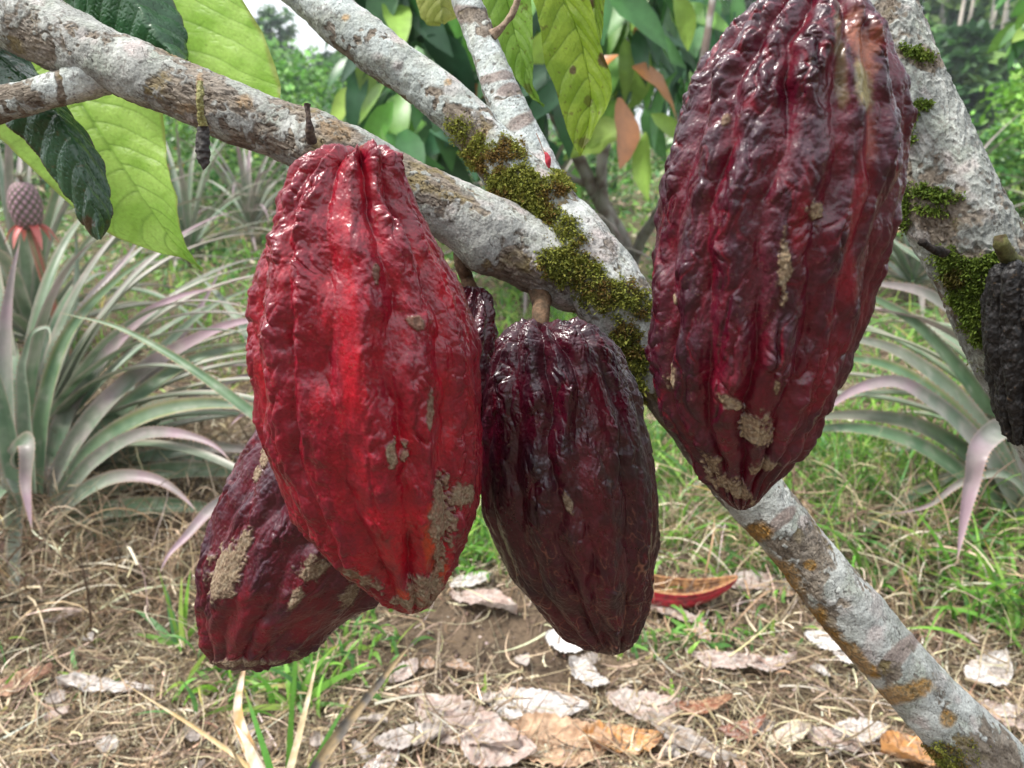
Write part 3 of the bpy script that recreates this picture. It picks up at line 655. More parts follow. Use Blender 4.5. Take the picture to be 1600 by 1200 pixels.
# second backlit leaf above the limb
big_leaf('leaf', [(170, -210, 190, -210, 215, -210), (140, -90, 230, -100, 330, -90), (150, 0, 262, -10, 382, 5), (190, 80, 285, 70, 415, 62), (230, 120, 310, 115, 435, 118), (290, 150, 350, 150, 439, 140), (330, 165, 375, 168, 438, 158), (380, 185, 400, 186, 420, 180), (405, 195, 408, 196, 411, 194)],
         [(.46, .47, .465)]*9, M['leaf_thin'], lime, limev, 9, 602, tree, 'lime-green leaf rising above the left limb', quilt=0.0009, netw=0.7, edge_col=(0.34, 0.42, 0.10))
dk = (0.026, 0.085, 0.038); dkv = (0.035, 0.085, 0.03)
# dark glossy folded leaf hanging across the twig
big_leaf('leaf', [(-150, 20, -140, 0, -120, -20), (-80, 100, -50, 55, -15, 48), (-20, 165, 20, 105, 45, 95), (10, 195, 70, 160, 92, 160), (42, 222, 98, 198, 132, 208), (66, 252, 116, 232, 160, 250), (96, 292, 130, 272, 168, 290), (120, 325, 143, 312, 174, 325), (132, 352, 152, 342, 171, 348), (146, 368, 154, 366, 162, 364), (154, 374, 155, 374, 156, 374)],
         [(.43, .425, .435)]*3 + [(.425, .412, .43)]*5 + [(.425, .415, .428)]*3, M['leaf_gloss'], dk, dkv, 12, 603, tree, 'dark glossy quilted leaf hanging past the side twig', quilt=0.0011, netw=1.0, bend=1.3, edge_col=(0.05, 0.04, 0.015), spots=[(137, 350, 10, 14, 0)])
big_leaf('leaf', [(20, -150, 30, -170, 60, -190), (60, -60, 90, -110, 150, -140), (110, 20, 150, -60, 215, -70), (150, 70, 205, -5, 262, -10), (195, 108, 240, 50, 286, 38), (245, 118, 268, 82, 292, 66), (276, 104, 283, 96, 291, 86), (289, 94, 289, 94, 290, 94)],
         [(.44, .425, .44)]*8, M['leaf_gloss'], (0.025, 0.085, 0.03), dkv, 10, 604, tree, 'dark green glossy leaf above the left limb at the top edge', quilt=0.0009, netw=0.8, edge_col=(0.08, 0.11, 0.02))
yl = (0.25, 0.36, 0.035)
# two leaves hanging at the top centre
big_leaf('leaf', [(826, -90, 840, -110, 860, -100), (818, -40, 858, -50, 905, -40), (835, 10, 884, 5, 927, 18), (846, 60, 905, 55, 940, 75), (852, 100, 916, 100, 955, 118), (868, 140, 922, 135, 956, 145), (880, 185, 922, 175, 945, 178), (893, 220, 915, 210, 925, 212), (903, 245, 906, 244, 909, 243)],
         [(.50, .505, .50)]*9, M['leaf_thin'], yl, (0.12, 0.20, 0.03), 9, 605, tree, 'yellow-green leaf with brown holes and spots hanging at top centre', quilt=0.0012, netw=0.5, spots=[(862, 155, 10, 14, 0), (945, 95, 8, 12, 0), (895, 110, 5, 7, 0), (915, 225, 14, 8, 0, .7), (920, 160, 6, 10, 0, .6)])
big_leaf('leaf', [(748, -90, 765, -100, 790, -95), (742, -50, 775, -50, 815, -40), (748, 0, 792, 0, 829, 0), (762, 50, 804, 50, 833, 50), (782, 90, 815, 85, 834, 90), (800, 120, 824, 115, 834, 118), (818, 140, 830, 136, 836, 136), (835, 158, 842, 158, 846, 158), (849, 166, 850, 166, 851, 166)],
         [(.51, .515, .51)]*9, M['leaf_thin'], (0.22, 0.38, 0.06), (0.11, 0.22, 0.04), 9, 606, tree, 'narrow green leaf hanging behind the thin upright limb', quilt=0.0011, netw=0.5, spots=[(825, 140, 10, 6, 30, .6)])
big_leaf('leaf', [(905, -70, 915, -80, 925, -70), (905, -30, 925, -30, 945, -20), (908, 0, 930, 10, 943, 20), (915, 40, 932, 42, 942, 45), (922, 62, 932, 66, 938, 66), (932, 82, 933, 82, 934, 82)],
         [(.53, .53, .53)]*6, M['leaf_thin'], (0.22, 0.32, 0.04), (0.12, 0.2, 0.03), 7, 607, tree, 'small green leaf tip peeking behind the spotted leaf', quilt=0.001, netw=0.5, spots=[(918, 5, 10, 14, 0)])
big_leaf('leaf', [(655, -70, 690, -90, 740, -70), (648, -20, 690, -40, 745, -20), (654, 10, 690, 0, 738, 5), (662, 30, 690, 22, 722, 16), (676, 38, 690, 34, 706, 28), (688, 38, 690, 37, 694, 35)],
         [(.56, .55, .57)]*6, M['leaf_thin'], (0.34, 0.36, 0.10), (0.18, 0.2, 0.05), 6, 608, tree, 'pale yellowish leaf with a curled edge left of the thin limb', quilt=0.001, netw=0.4)
# ---------------------------------------------------------------- ground
def gz(x, y):
    x = np.asarray(x, float); y = np.asarray(y, float)
    p = np.stack([x, y, x*0], -1).reshape(-1, 3)
    r = np.hypot(x, y).ravel()
    z = 0.018*fbm(p*3.0, 71, 3) + 0.006*fbm(p*16, 72, 3) + 0.002*fbm(p*70, 75, 2)*(r < 6) + 0.10*fbm(p*0.35, 73, 2)*sstep(3, 8, r)
    return z.reshape(x.shape)
def ground():
    k = np.linspace(0, 1, 420)
    rad = 0.35*np.exp(k*math.log(300/0.35)); rad = np.r_[0.0, rad]
    ang = np.linspace(R(-180), R(180), 540, endpoint=False)
    # finer in front of the camera
    ang = ang + 0.75*np.sin(ang)*-1*0.9
    X = rad[:, None]*np.sin(ang)[None]; Y = rad[:, None]*np.cos(ang)[None]
    v = np.stack([X, Y, gz(X, Y)], -1)
    m, nt, out = newmat('soil')
    L = nt.links.new
    tc = nd(nt, 'ShaderNodeTexCoord')
    def noise(s, d=6): 
        n = nd(nt, 'ShaderNodeTexNoise'); n.inputs['Scale'].default_value = s; n.inputs['Detail'].default_value = d; L(tc.outputs['Object'], n.inputs['Vector']); return n
    n1 = noise(9); n2 = noise(120); n3 = noise(1.3)
    r1 = nd(nt, 'ShaderNodeValToRGB'); e = r1.color_ramp.elements
    e[0].position = 0.3; e[0].color = (0.042, 0.029, 0.020, 1); e[1].position = 0.72; e[1].color = (0.12, 0.086, 0.060, 1)
    L(n2.outputs['Fac'], r1.inputs['Fac'])
    r2 = nd(nt, 'ShaderNodeValToRGB'); e = r2.color_ramp.elements
    e[0].position = 0.42; e[0].color = (0.075, 0.054, 0.036, 1); e[1].position = 0.62; e[1].color = (0.18, 0.13, 0.085, 1)
    L(n1.outputs['Fac'], r2.inputs['Fac'])
    mx = nd(nt, 'ShaderNodeMix', data_type='RGBA'); mx.inputs['Factor'].default_value = 0.5
    L(r1.outputs['Color'], mx.inputs[6]); L(r2.outputs['Color'], mx.inputs[7])
    # weedy green further out
    sx = nd(nt, 'ShaderNodeVectorMath', operation='LENGTH'); L(tc.outputs['Object'], sx.inputs[0])
    mr = nd(nt, 'ShaderNodeMapRange'); mr.inputs['From Min'].default_value = 3.0; mr.inputs['From Max'].default_value = 7.0; mr.inputs['To Max'].default_value = 0.75
    L(sx.outputs['Value'], mr.inputs['Value'])
    mm = nd(nt, 'ShaderNodeMath', operation='MULTIPLY'); L(mr.outputs['Result'], mm.inputs[0])
    r3 = nd(nt, 'ShaderNodeMapRange'); r3.inputs['From Min'].default_value = 0.35; r3.inputs['From Max'].default_value = 0.6; L(n3.outputs['Fac'], r3.inputs['Value']); L(r3.outputs['Result'], mm.inputs[1])
    mg = nd(nt, 'ShaderNodeMix', data_type='RGBA'); L(mm.outputs['Value'], mg.inputs['Factor']); L(mx.outputs[2], mg.inputs[6]); mg.inputs[7].default_value = (0.07, 0.11, 0.03, 1)
    b = nd(nt, 'ShaderNodeBsdfPrincipled'); b.inputs['Roughness'].default_value = 0.95; b.inputs['Specular IOR Level'].default_value = 0.15
    L(mg.outputs[2], b.inputs['Base Color'])
    bp = nd(nt, 'ShaderNodeBump'); bp.inputs['Distance'].default_value = 0.01; bp.inputs['Strength'].default_value = 0.8; L(n2.outputs['Fac'], bp.inputs['Height']); L(bp.outputs['Normal'], b.inputs['Normal'])
    L(b.outputs['BSDF'], out.inputs['Surface'])
    ns, ntt = v.shape[:2]
    tag(mesh('ground', v, gridf(ns, ntt, True)[:, ::-1], m), kind='structure')
ground()

def pixground(n, x0, x1, y0, y1, r2, pw=1.0):
    """points of the ground spread evenly over part of the view and a margin round it"""
    x = x0 + (x1-x0)*r2.random(n); y = y0 + (y1-y0)*r2.random(n)**pw
    r = FWD + ((x-800)/F_PX)[:, None]*RT - ((y-600)/F_PX)[:, None]*UP
    t = -CAM[2]/r[:, 2]
    p = CAM + t[:, None]*r
    return p, x, y
SOIL = [(730, 1015, 230, 72, 0), (300, 1150, 120, 20, 0, .4), (900, 1100, 60, 25, 0, .5), (1250, 920, 60, 30, 0, .4)]
def strips(p0, az, el, ln, w, bend, twist, curl, seg, r2, up=(0, 0, 1)):
    """ribbons: heading az, elevation el, both changing along the length"""
    n = len(p0)
    pts = [p0]; a = az.copy(); e = el.copy()
    for k in range(seg):
        d = np.stack([np.cos(e)*np.sin(a), np.cos(e)*np.cos(a), np.sin(e)], 1)
        pts.append(pts[-1] + d*(ln/seg)[:, None]); a = a + curl/seg*(0.6+0.8*r2.random(n)); e = e + bend/seg
    Pn = np.stack(pts, 1)
    T = nrm(np.gradient(Pn, axis=1))
    u = nrm(np.asarray(up) + r2.normal(0, 1, (n, 3))*twist[:, None])
    S = nrm(np.cross(T, u[:, None, :].repeat(seg+1, 1)))
    tt = np.linspace(0, 1, seg+1)
    prof = (1-tt**2.2)*0.92+0.08
    W = w[:, None]*prof[None]
    V = np.stack([Pn - S*W[..., None]/2, Pn + S*W[..., None]/2], 2)      # n, seg+1, 2, 3
    base = (np.arange(n)*(seg+1)*2)[:, None]
    k = np.arange(seg)[None]*2
    f = np.stack([base+k, base+k+1, base+k+3, base+k+2], -1).reshape(-1, 4)
    return V.reshape(-1, 3), f, 2*(seg+1)
def palette(n, cols, wts, r2, var=0.25):
    c = np.array(cols)[r2.choice(len(cols), n, p=np.array(wts)/sum(wts))]
    return c*(1+var*r2.normal(0, 1, (n, 1)))*(1+0.06*r2.normal(0, 1, (n, 3)))
STRAW = [(0.30, 0.230, 0.145), (0.50, 0.41, 0.275), (0.15, 0.11, 0.07), (0.64, 0.57, 0.44), (0.25, 0.175, 0.105), (0.10, 0.072, 0.048)]
def straw():
    r2 = np.random.default_rng(5)
    VV, FF, CC, o_ = [], [], [], 0
    def add(p, az, el, ln, w, bend, tw, curl, seg, col):
        nonlocal o_
        V, f, k = strips(p, az, el, ln, w, bend, tw, curl, seg, r2)
        z = gz(V[:, 0], V[:, 1]) + 0.0015
        V[:, 2] = np.maximum(V[:, 2], z + 0.004*r2.random(len(p)).repeat(k))
        VV.append(V); FF.append(f+o_); CC.append(col.repeat(k, 0)); o_ += len(V)
    # flat litter
    for (n, y0, y1, l0, l1, hmax) in ((27000, 600, 1260, 0.008, 0.12, 0.014), (3200, 860, 1260, 0.02, 0.13, 0.034), (16000, 340, 700, 0.05, 0.22, 0.05)):
        p, x, y = pixground(n, -250, 1850, y0, y1, r2)
        bare = blobs(x, y, SOIL, 0.3*r2.normal(0, 1, n), 0.4)
        keep = r2.random(n) > bare*0.90
        p = p[keep]; n = len(p)
        p[:, 2] = gz(p[:, 0], p[:, 1]) + hmax*r2.random(n)**1.6
        add(p, r2.random(n)*6.28, r2.normal(0.05, 0.18, n), l0+(l1-l0)*r2.random(n)**1.5, 0.0008+0.0028*r2.random(n)**1.8, r2.normal(-0.15, 0.7, n), np.full(n, 0.5), r2.normal(0, 1.3, n), 5, palette(n, STRAW, [5, 3.2, 3, 1.3, 2, 1], r2))
    # curly mounds of dead grass
    for (px, py, sx, sy, n, H) in ((70, 850, 0.20, 0.14, 1500, 0.13), (230, 830, 0.22, 0.16, 1900, 0.13), (120, 930, 0.28, 0.08, 1500, 0.07), (1300, 850, 0.28, 0.10, 1900, 0.11), (1460, 860, 0.24, 0.12, 1500, 0.13), (1560, 930, 0.16, 0.08, 700, 0.09), (1200, 800, 0.2, 0.12, 700, 0.09), (400, 790, .3, .15, 1100, .1), (380, 560, .6, .5, 1400, .12), (1100, 640, .4, .4, 900, .1)):
        c = G(px, py)
        p = c + np.stack([r2.normal(0, sx, n), r2.normal(0, sy, n), np.zeros(n)], 1)
        p[:, 2] = gz(p[:, 0], p[:, 1]) + H*r2.random(n)**1.7*np.exp(-((p[:, 0]-c[0])/sx/1.6)**2)
        add(p, r2.random(n)*6.28, r2.normal(0.5, 0.6, n), 0.05+0.16*r2.random(n), 0.0010+0.0032*r2.random(n)**2, r2.normal(-1.7, 1.0, n), np.full(n, 0.8), r2.normal(0, 1.3, n), 7, palette(n, STRAW, [5, 3.5, 3.2, 1.3, 2.5, 1.2], r2))
    tag(mesh('dead_grass', np.vstack(VV), np.vstack(FF), M['straw'], None, np.vstack(CC), smooth=False), kind='stuff')
    # crumbs of earth and chaff
    n = 9000
    p, x, y = pixground(n, -200, 1800, 700, 1250, r2)
    s = (0.0012+0.004*r2.random(n)**2)
    oc = nrm(np.array([[1, 0, 0], [-1, 0, 0], [0, 1, 0], [0, -1, 0], [0, 0, 1], [0, 0, -1.]]))
    V = p[:, None] + oc[None]*s[:, None, None]*(0.6+0.8*r2.random((n, 6, 1)))
    V[..., 2] += gz(p[:, 0], p[:, 1])[:, None] + 0.0015
    t8 = np.array([[0, 2, 4], [2, 1, 4], [1, 3, 4], [3, 0, 4], [2, 0, 5], [1, 2, 5], [3, 1, 5], [0, 3, 5]])
    f = (np.arange(n)*6)[:, None, None] + t8[None]
    tag(mesh('soil_crumbs', V.reshape(-1, 3), f.reshape(-1, 3), M['plain'], None, palette(n, [(0.07, 0.048, 0.034), (0.14, 0.10, 0.07), (0.30, 0.22, 0.14), (0.42, 0.36, 0.30)], [4, 3, 1.5, 0.5], r2).repeat(6, 0), smooth=False), kind='stuff')
straw()

GREEN = [(0.15, 0.34, 0.05), (0.23, 0.46, 0.07), (0.10, 0.24, 0.05), (0.32, 0.48, 0.10), (0.13, 0.30, 0.09), (0.48, 0.42, 0.16)]
def blades(name, tufts_, seed, parent=None, cols=GREEN, wts=(4, 3, 3, 1.5, 2, 0.5), mat='grass', w0=0.004, w1=0.010, kind=None):
    r2 = np.random.default_rng(seed)
    VV, FF, CC, o_ = [], [], [], 0
    for (px, py, sx, sy, n, l0, l1) in tufts_:
        if len(tufts_) > 3: n = int(n*1.7)
        c = G(px, py)
        p = c + np.stack([r2.normal(0, 1, n).clip(-1.7, 1.7)*sx, r2.normal(0, 1, n).clip(-1.5, 1.5)*sy, np.zeros(n)], 1)
        p[:, 2] = gz(p[:, 0], p[:, 1])
        V, f, k = strips(p, r2.random(n)*6.28, r2.normal(1.15, 0.3, n), l0+(l1-l0)*r2.random(n), w0+(w1-w0)*r2.random(n), r2.normal(-1.3, 0.6, n), np.full(n, 1.3), r2.normal(0, 0.5, n), 6, r2)
        V[:, 2] = np.maximum(V[:, 2], gz(V[:, 0], V[:, 1]) + 0.004)
        c_ = palette(n, cols, wts, r2, 0.15)
        VV.append(V); FF.append(f+o_); CC.append(c_.repeat(k, 0)); o_ += len(V)
    return mesh(name, np.vstack(VV), np.vstack(FF), M[mat], parent, np.vstack(CC), smooth=False)
tag(blades('grass', [(1380, 850, .16, .12, 260, .08, .24), (1300, 800, .16, .12, 240, .08, .26), (1240, 740, .18, .16, 240, .08, .22), (1450, 760, .2, .1, 200, .08, .24), (1560, 860, .14, .08, 120, .10, .26), (1590, 980, .06, .05, 60, .08, .2),
    (1110, 840, .10, .10, 190, .03, .10), (1080, 790, .12, .12, 130, .03, .12), (740, 860, .06, .07, 130, .04, .13), (780, 790, .1, .09, 90, .04, .12), (1060, 700, .2, .2, 130, .05, .16), (560, 1000, .05, .04, 26, .03, .08), (1040, 1010, .05, .025, 30, .02, .05),
    (1180, 1000, .05, .02, 14, .02, .05), (60, 1060, .2, .05, 24, .02, .06), (480, 1060, .07, .04, 60, .03, .09), (400, 1080, .06, .04, 40, .03, .09), (1010, 600, .5, .5, 380, .06, .2), (560, 520, .9, .6, 700, .06, .22), (330, 470, .8, .7, 500, .06, .2), (1100, 560, .7, .6, 420, .06, .22), (1500, 560, .8, .5, 500, .08, .25), (1330, 930, .2, .05, 60, .03, .1)], 31), kind='stuff')
# single tufts one can point at
def tuft(px, py, label, blades_, seed, cols=GREEN, wts=(4, 3, 1, 1.5, 1, 0.3), w=(0.006, 0.012), cat='grass tuft', nm='grass_tuft', grp=None):
    c = G(px, py); c[2] = gz(c[0:1], c[1:2])[0]
    root = empty(nm, c, label, cat, grp)
    r2 = np.random.default_rng(seed)
    for (az, el, ln, wd, bd) in blades_:
        one = np.ones(1)
        V, f, k = strips(c[None] + r2.normal(0, 0.004, (1, 3))*np.array([1, 1, 0]), one*R(az), one*R(el), one*ln, one*wd, one*R(bd), one*0.15, one*0.1, 10, r2, up=(0, -0.5, 0.6))
        V[:, 2] = np.maximum(V[:, 2], c[2] + 0.004)
        cc = palette(1, cols, wts, r2, 0.12).repeat(len(V), 0)
        tt = np.linspace(0, 1, 11).repeat(2)
        cc = mixc(cc, (0.45, 0.22, 0.05), sstep(0.85, 1.0, tt)*(r2.random() < 0.4))
        mesh('blade', V, f, M['grass'], root, cc, smooth=False)
tuft(280, 1010, 'bright green broad-bladed grass tuft in the straw at left, below the leaning pod', [(-60, 40, .11, .011, -50), (-35, 60, .10, .012, -20), (-10, 75, .11, .011, -20), (20, 78, .12, .010, -10), (50, 60, .07, .010, -60), (-80, 30, .08, .01, -40), (150, 50, .05, .008, -60), (-45, 70, .13, .005, -10)], 41)
tuft(460, 1110, 'leafy green grass tuft among dry stalks beneath the crimson pod', [(-70, 40, .09, .009, -50), (70, 45, .12, .010, -50), (50, 65, .10, .009, -40), (10, 80, .08, .010, -20), (-30, 60, .08, .010, -60), (100, 25, .09, .008, -30), (-110, 30, .09, .009, -50), (150, 50, .06, .008, -60)], 42)
tuft(1085, 1000, 'small green seedling grass in front of the empty red husk', [(-60, 35, .055, .010, -30), (40, 50, .05, .010, -30), (-20, 60, .04, .008, -30), (90, 20, .04, .007, -30), (-100, 15, .045, .008, -20)], 43)
tuft(1055, 1085, 'tiny green sprout by the fallen leaves under the maroon pod', [(-60, 30, .03, .007, -30), (60, 40, .025, .006, -30), (0, 55, .025, .007, -30), (120, 20, .03, .006, -20)], 44)
tuft(760, 1085, 'lone short green blade on the bare dark soil', [(5, 86, .035, .005, -5), (-50, 60, .012, .003, -20)], 45)
tuft(1185, 1000, 'low green sprout left of the leaning stem base', [(-70, 25, .04, .008, -30), (60, 40, .045, .007, -30), (10, 55, .035, .007, -40)], 46)
tuft(1580, 1000, 'tall green grass tuft at the right edge below the pineapple plant', [(-50, 55, .16, .010, -70), (-20, 70, .2, .009, -60), (20, 65, .18, .010, -70), (-80, 40, .14, .009, -60), (60, 55, .15, .009, -70), (-30, 80, .15, .008, -40)], 47)
tuft(450, 1290, 'green blades rising at the bottom edge among whitish dead stalks', [(8, 78, .20, .009, -10), (-40, 66, .17, .009, -35), (35, 64, .15, .009, -30), (60, 70, .13, .008, -20)], 48, cols=[(0.10, 0.26, 0.04)], wts=[1])

# big dead stalks of a plant just below the frame
def dead_stalks():
    c = G(430, 1330)
    root = empty('dead_stalk_clump', c, 'clump of tan and whitish dead leaf stalks rising at the bottom left edge', 'dead plant')
    sets = [([(455, 1260, .80), (520, 1160, .82), (590, 1070, .85), (640, 1010, .88), (662, 990, .89)], 0.019, (0.34, 0.25, 0.14), (0.13, 0.115, 0.10)),
            ([(440, 1270, .80), (400, 1210, .84), (310, 1140, .90), (230, 1090, .95), (185, 1062, .98)], 0.009, (0.50, 0.36, 0.18), (0.60, 0.50, 0.34)),
            ([(450, 1280, .78), (395, 1180, .82), (372, 1110, .86), (378, 1060, .89), (392, 1010, .90)], 0.022, (0.66, 0.56, 0.44), (0.45, 0.27, 0.11)),
            ([(430, 1280, .78), (460, 1180, .82), (480, 1100, .86), (500, 1010, .90)], 0.013, (0.46, 0.37, 0.22), (0.58, 0.50, 0.36)),
            ([(430, 1270, .80), (360, 1160, .84), (352, 1100, .86), (354, 1075, .87)], 0.005, (0.14, 0.10, 0.05), (0.22, 0.17, 0.10)),
            ([(440, 1270, .79), (405, 1200, .80), (380, 1150, .82), (366, 1130, .83)], 0.024, (0.60, 0.46, 0.30), (0.70, 0.62, 0.52))]
    for k, (pt, wd, c1, c2) in enumerate(sets):
        V, f, T, U = strap(pt, wd*0.62, 40, 7, 0.35, hint=(0.15*(-1)**k, -0.8, 0.5), taper=0.12)
        q = np.asarray(V)
        n = fbm(q*np.array([70, 70, 25]), 300+k, 3)
        mesh('dead_leaf', V, f, M['dry'], root, mixc(c1, c2, sstep(-0.2, 0.35, n)))
def strap(pt, wd, ns, nu, ch, hint=(0, -0.6, 0.8), taper=0.3, px=True, tipstart=0.35):
    """long channelled leaf along a curve; returns verts, faces, T, U"""
    s = catmull(pt, ns)
    c = P(s[:, 0], s[:, 1], s[:, 2]) if px else s[:, :3]
    T = nrm(np.gradient(c, axis=0)); Sd = nrm(np.cross(T, np.asarray(hint, float))); Nn = np.cross(Sd, T)
    t = np.linspace(0, 1, ns)
    prof = (0.75+0.25*sstep(0, 0.25, t))*np.clip(1-((t-tipstart)/(1-tipstart)).clip(0, 1)**1.6, 0.015, 1)
    w = wd*prof
    u = np.linspace(-1, 1, nu)
    g = c[:, None] + Sd[:, None]*(w[:, None, None]*u[None, :, None]/2) + Nn[:, None]*(w[:, None, None]*ch*(u**2)[None, :, None]*0.6)
    return g.reshape(-1, 3), gridf(ns, nu, False), t.repeat(nu), np.tile(u, ns)
dead_stalks()

# ---------------------------------------------------------------- fallen leaves, each a thing
def fallen(px, py, ln, wd, rot, c1, c2, label, seed, lift=0.012, curl=0.25, tilt=0.0, rag=0.12, name='fallen_leaf', cat='dry leaf', group=None, bend=0.2, roll=0.0):
    c = G(px, py)
    nu, nv = 36, 72
    u = np.linspace(-1, 1, nu); t = np.linspace(0, 1, nv)
    prof = np.clip(np.sin(np.pi*t**0.85), 0.0, 1)**0.75
    U, T = np.meshgrid(u, t)
    q = np.stack([U.ravel()*1.5, T.ravel()*3, np.full(U.size, seed*3.7)], 1)
    ragn = 1 - rag*np.abs(fbm(np.stack([T.ravel()*9, np.sign(U.ravel())*5, np.full(U.size, seed*1.3)], 1), 4, 3)).reshape(U.shape)*2.2
    prof = prof[:, None]; X = (T-0.5)*ln; Y = U*wd/2*prof*ragn + bend*wd*(T-0.5)**2*2
    wr = fbm(q*1.6, seed, 3).reshape(U.shape)
    Z = lift + curl*wd*(U**2)*(0.5+0.5*np.sin(T*4+seed)) + 0.055*ln*wr + 0.0015*np.abs(np.sin((T*11-np.abs(U)*1.2)*np.pi)) - 0.002*np.exp(-(U/0.06)**2) + tilt*Y + roll*ln*(T-0.5)**2
    pts = np.stack([X, Y, Z], -1).reshape(-1, 3)
    a = R(rot); ca, sa = math.cos(a), math.sin(a)
    v = np.stack([pts[:, 0]*ca - pts[:, 1]*sa, pts[:, 0]*sa + pts[:, 1]*ca, pts[:, 2]], 1) + c
    g0 = gz(v[:, 0], v[:, 1])
    v[:, 2] += g0.mean(); v[:, 2] = np.maximum(v[:, 2], g0+0.002)
    n = fbm(q*2.2, seed+3, 4); n2 = fbm(q*9, seed+4, 3)
    col = mixc(c1, c2, sstep(-0.3, 0.4, n)); col = mixc(col, np.asarray(c1)*0.45, sstep(0.3, 0.6, n2)*0.5)
    vein = np.exp(-(np.abs(((T*11-np.abs(U)*1.2) % 1)-0.5)/0.05)**2).ravel()*0.25 + np.exp(-(U.ravel()/0.035)**2)*0.5
    col = mixc(col, np.asarray(c2)*0.6, vein)
    # worm-eaten gaps: leave a few faces out
    f = gridf(nv, nu, False)
    hole = (fbm(q*3.2, seed+9, 3) > 0.62)[f].all(1)
    f = f[~hole]
    o = mesh(name, v, f, M['dry'], None, col, loc=c)
    tag(o, label, cat, group)
pale = (0.52, 0.455, 0.41); white = (0.70, 0.67, 0.64); pink = (0.42, 0.31, 0.265); tan = (0.46, 0.29, 0.18); orange = (0.60, 0.30, 0.11); grey = (0.42, 0.38, 0.35); red = (0.30, 0.12, 0.07)
FL = [
 (838, 1112, .125, .060, -6, pale, white, 'pale whitish dead leaf lying flat with veins showing, centre bottom'),
 (722, 1152, .150, .065, -35, pink, pale, 'long pinkish-brown dead leaf slanting down to the right, bottom centre-left'),
 (640, 1176, .080, .042, 8, grey, pale, 'small grey-white dead leaf at the bottom edge below the pinkish one'),
 (775, 1192, .090, .070, -20, pink, pale, 'pinkish crumpled leaf between the two brown ones at the bottom'),
 (872, 1178, .130, .075, 5, tan, (0.62, 0.42, 0.28), 'broad tan-brown crinkled leaf at the bottom edge'),
 (975, 1168, .095, .055, 5, orange, (0.66, 0.44, 0.27), 'curled orange-tan leaf with ribs at the bottom right of centre'),
 (1010, 1108, .100, .050, -10, pale, pink, 'pale pinkish leaf right above the curled orange one'),
 (1100, 1112, .075, .022, 12, red, tan, 'narrow reddish-brown rolled leaf pointing right'),
 (752, 958, .110, .050, -25, pink, pale, 'pink-brown torn leaf on the soil between the two middle pods'),
 (738, 925, .070, .035, 30, white, pale, 'white scrap leaf just beneath the tip of the crimson pod'),
 (884, 1016, .062, .040, -20, white, white, 'bright white leaf below the tip of the maroon pod'),
 (918, 1062, .062, .040, -40, pale, white, 'pale crumpled leaf on the soil lower right of the maroon pod'),
 (634, 1062, .055, .030, 60, pale, pink, 'small whitish leaf curled upright on the bare soil'),
 (1300, 1016, .075, .036, -25, white, white, 'bright white leaf left of the leaning stem, upper of two'),
 (1335, 1042, .055, .028, -25, white, pale, 'white leaf fragment touching the leaning stem, lower of two'),
 (1545, 1062, .090, .048, 35, white, pale, 'jagged white leaf lying right of the leaning stem'),
 (1188, 928, .120, .045, 0, pink, pale, 'tan pink leaf beside the pointed end of the red husk'),
 (165, 1086, .125, .032, -4, pale, white, 'thin pale grey leaf lying in the straw at left'),
 (1075, 1168, .110, .034, -38, grey, (0.33, 0.25, 0.18), 'grey-brown woody strip at the bottom right of centre'),
 (1160, 1150, .065, .024, 20, red, pink, 'small reddish leaf right of the woody strip'),
 (1235, 1158, .065, .030, 25, (0.70, 0.62, 0.44), pale, 'cream-coloured leaf piece near the bottom'),
 (1300, 1165, .065, .034, -30, pink, pale, 'pinkish white leaf piece right of the cream one'),
 (1345, 1152, .070, .036, 10, pale, white, 'pale leaf flake beside the stem near the bottom'),
 (1435, 1192, .090, .060, 10, orange, tan, 'orange-brown leaf at the bottom edge right of centre'),
 (1588, 1130, .080, .045, -20, pink, pale, 'mauve-pink leaf at the lower right edge'),
 (1135, 1044, .090, .035, -5, pink, pale, 'flat pinkish leaf in front of the red husk, left of a similar paler one'),
 (1205, 1050, .070, .030, 10, pale, pink, 'flat pale leaf in front of the red husk, right of a pinker one'),
 (8, 1090, .110, .040, 25, (0.35, 0.20, 0.15), tan, 'reddish-brown curled leaf at the lower left edge'),
 (30, 870, .160, .100, 60, (0.22, 0.14, 0.13), (0.30, 0.20, 0.18), 'dull mauve-brown leaf buried in straw under the left pineapple plant'),
 (1058, 978, .085, .035, -25, pink, pale, 'pink leaf tucked under the front of the empty red husk'),
 (600, 1210, .060, .030, 60, pink, white, 'pinkish leaf corner at the bottom edge left of centre'),
 (8, 800, .10, .05, 70, (0.5, 0.36, 0.16), tan, 'yellowish dead leaf at the left edge in the straw'),
 (1398, 408, .60, .34, 20, orange, (0.80, 0.72, 0.62), 'big orange and white dead leaf lying behind the right-hand pineapple plant'),
 (1370, 380, .30, .20, -30, white, pale, 'whitish dead leaf behind the largest pod, next to the orange one'),
]
for i, r in enumerate(FL):
    px, py, ln, wd, rot, c1, c2, lab = r
    big = ln > 0.25
    if not big: ln *= 1.12; wd *= 1.15
    fallen(px, py, ln, wd, rot, c1, c2, lab, i+3, lift=0.013 if not big else 0.17, curl=0.5 if big else 0.10 + 0.08*((i*7) % 3), tilt=0.15*math.sin(i*2.1), rag=0.10+0.05*(i % 3), roll=0.5*((i % 4)-1)*0.4)
r2 = np.random.default_rng(77)
for i in range(60):
    px, py = r2.uniform(-40, 1640), 760+480*r2.random()**0.8
    c1 = [pale, pink, grey, white, tan][r2.integers(5)]
    fallen(px, py, r2.uniform(.018, .05), r2.uniform(.012, .03), r2.uniform(0, 360), c1, pale, 'small torn scrap of dead leaf lying in the straw', 200+i, lift=0.012, curl=0.3, tilt=r2.normal(0, .2), rag=0.3, name='leaf_scrap', cat='leaf scrap', group='small leaf scraps in the straw')

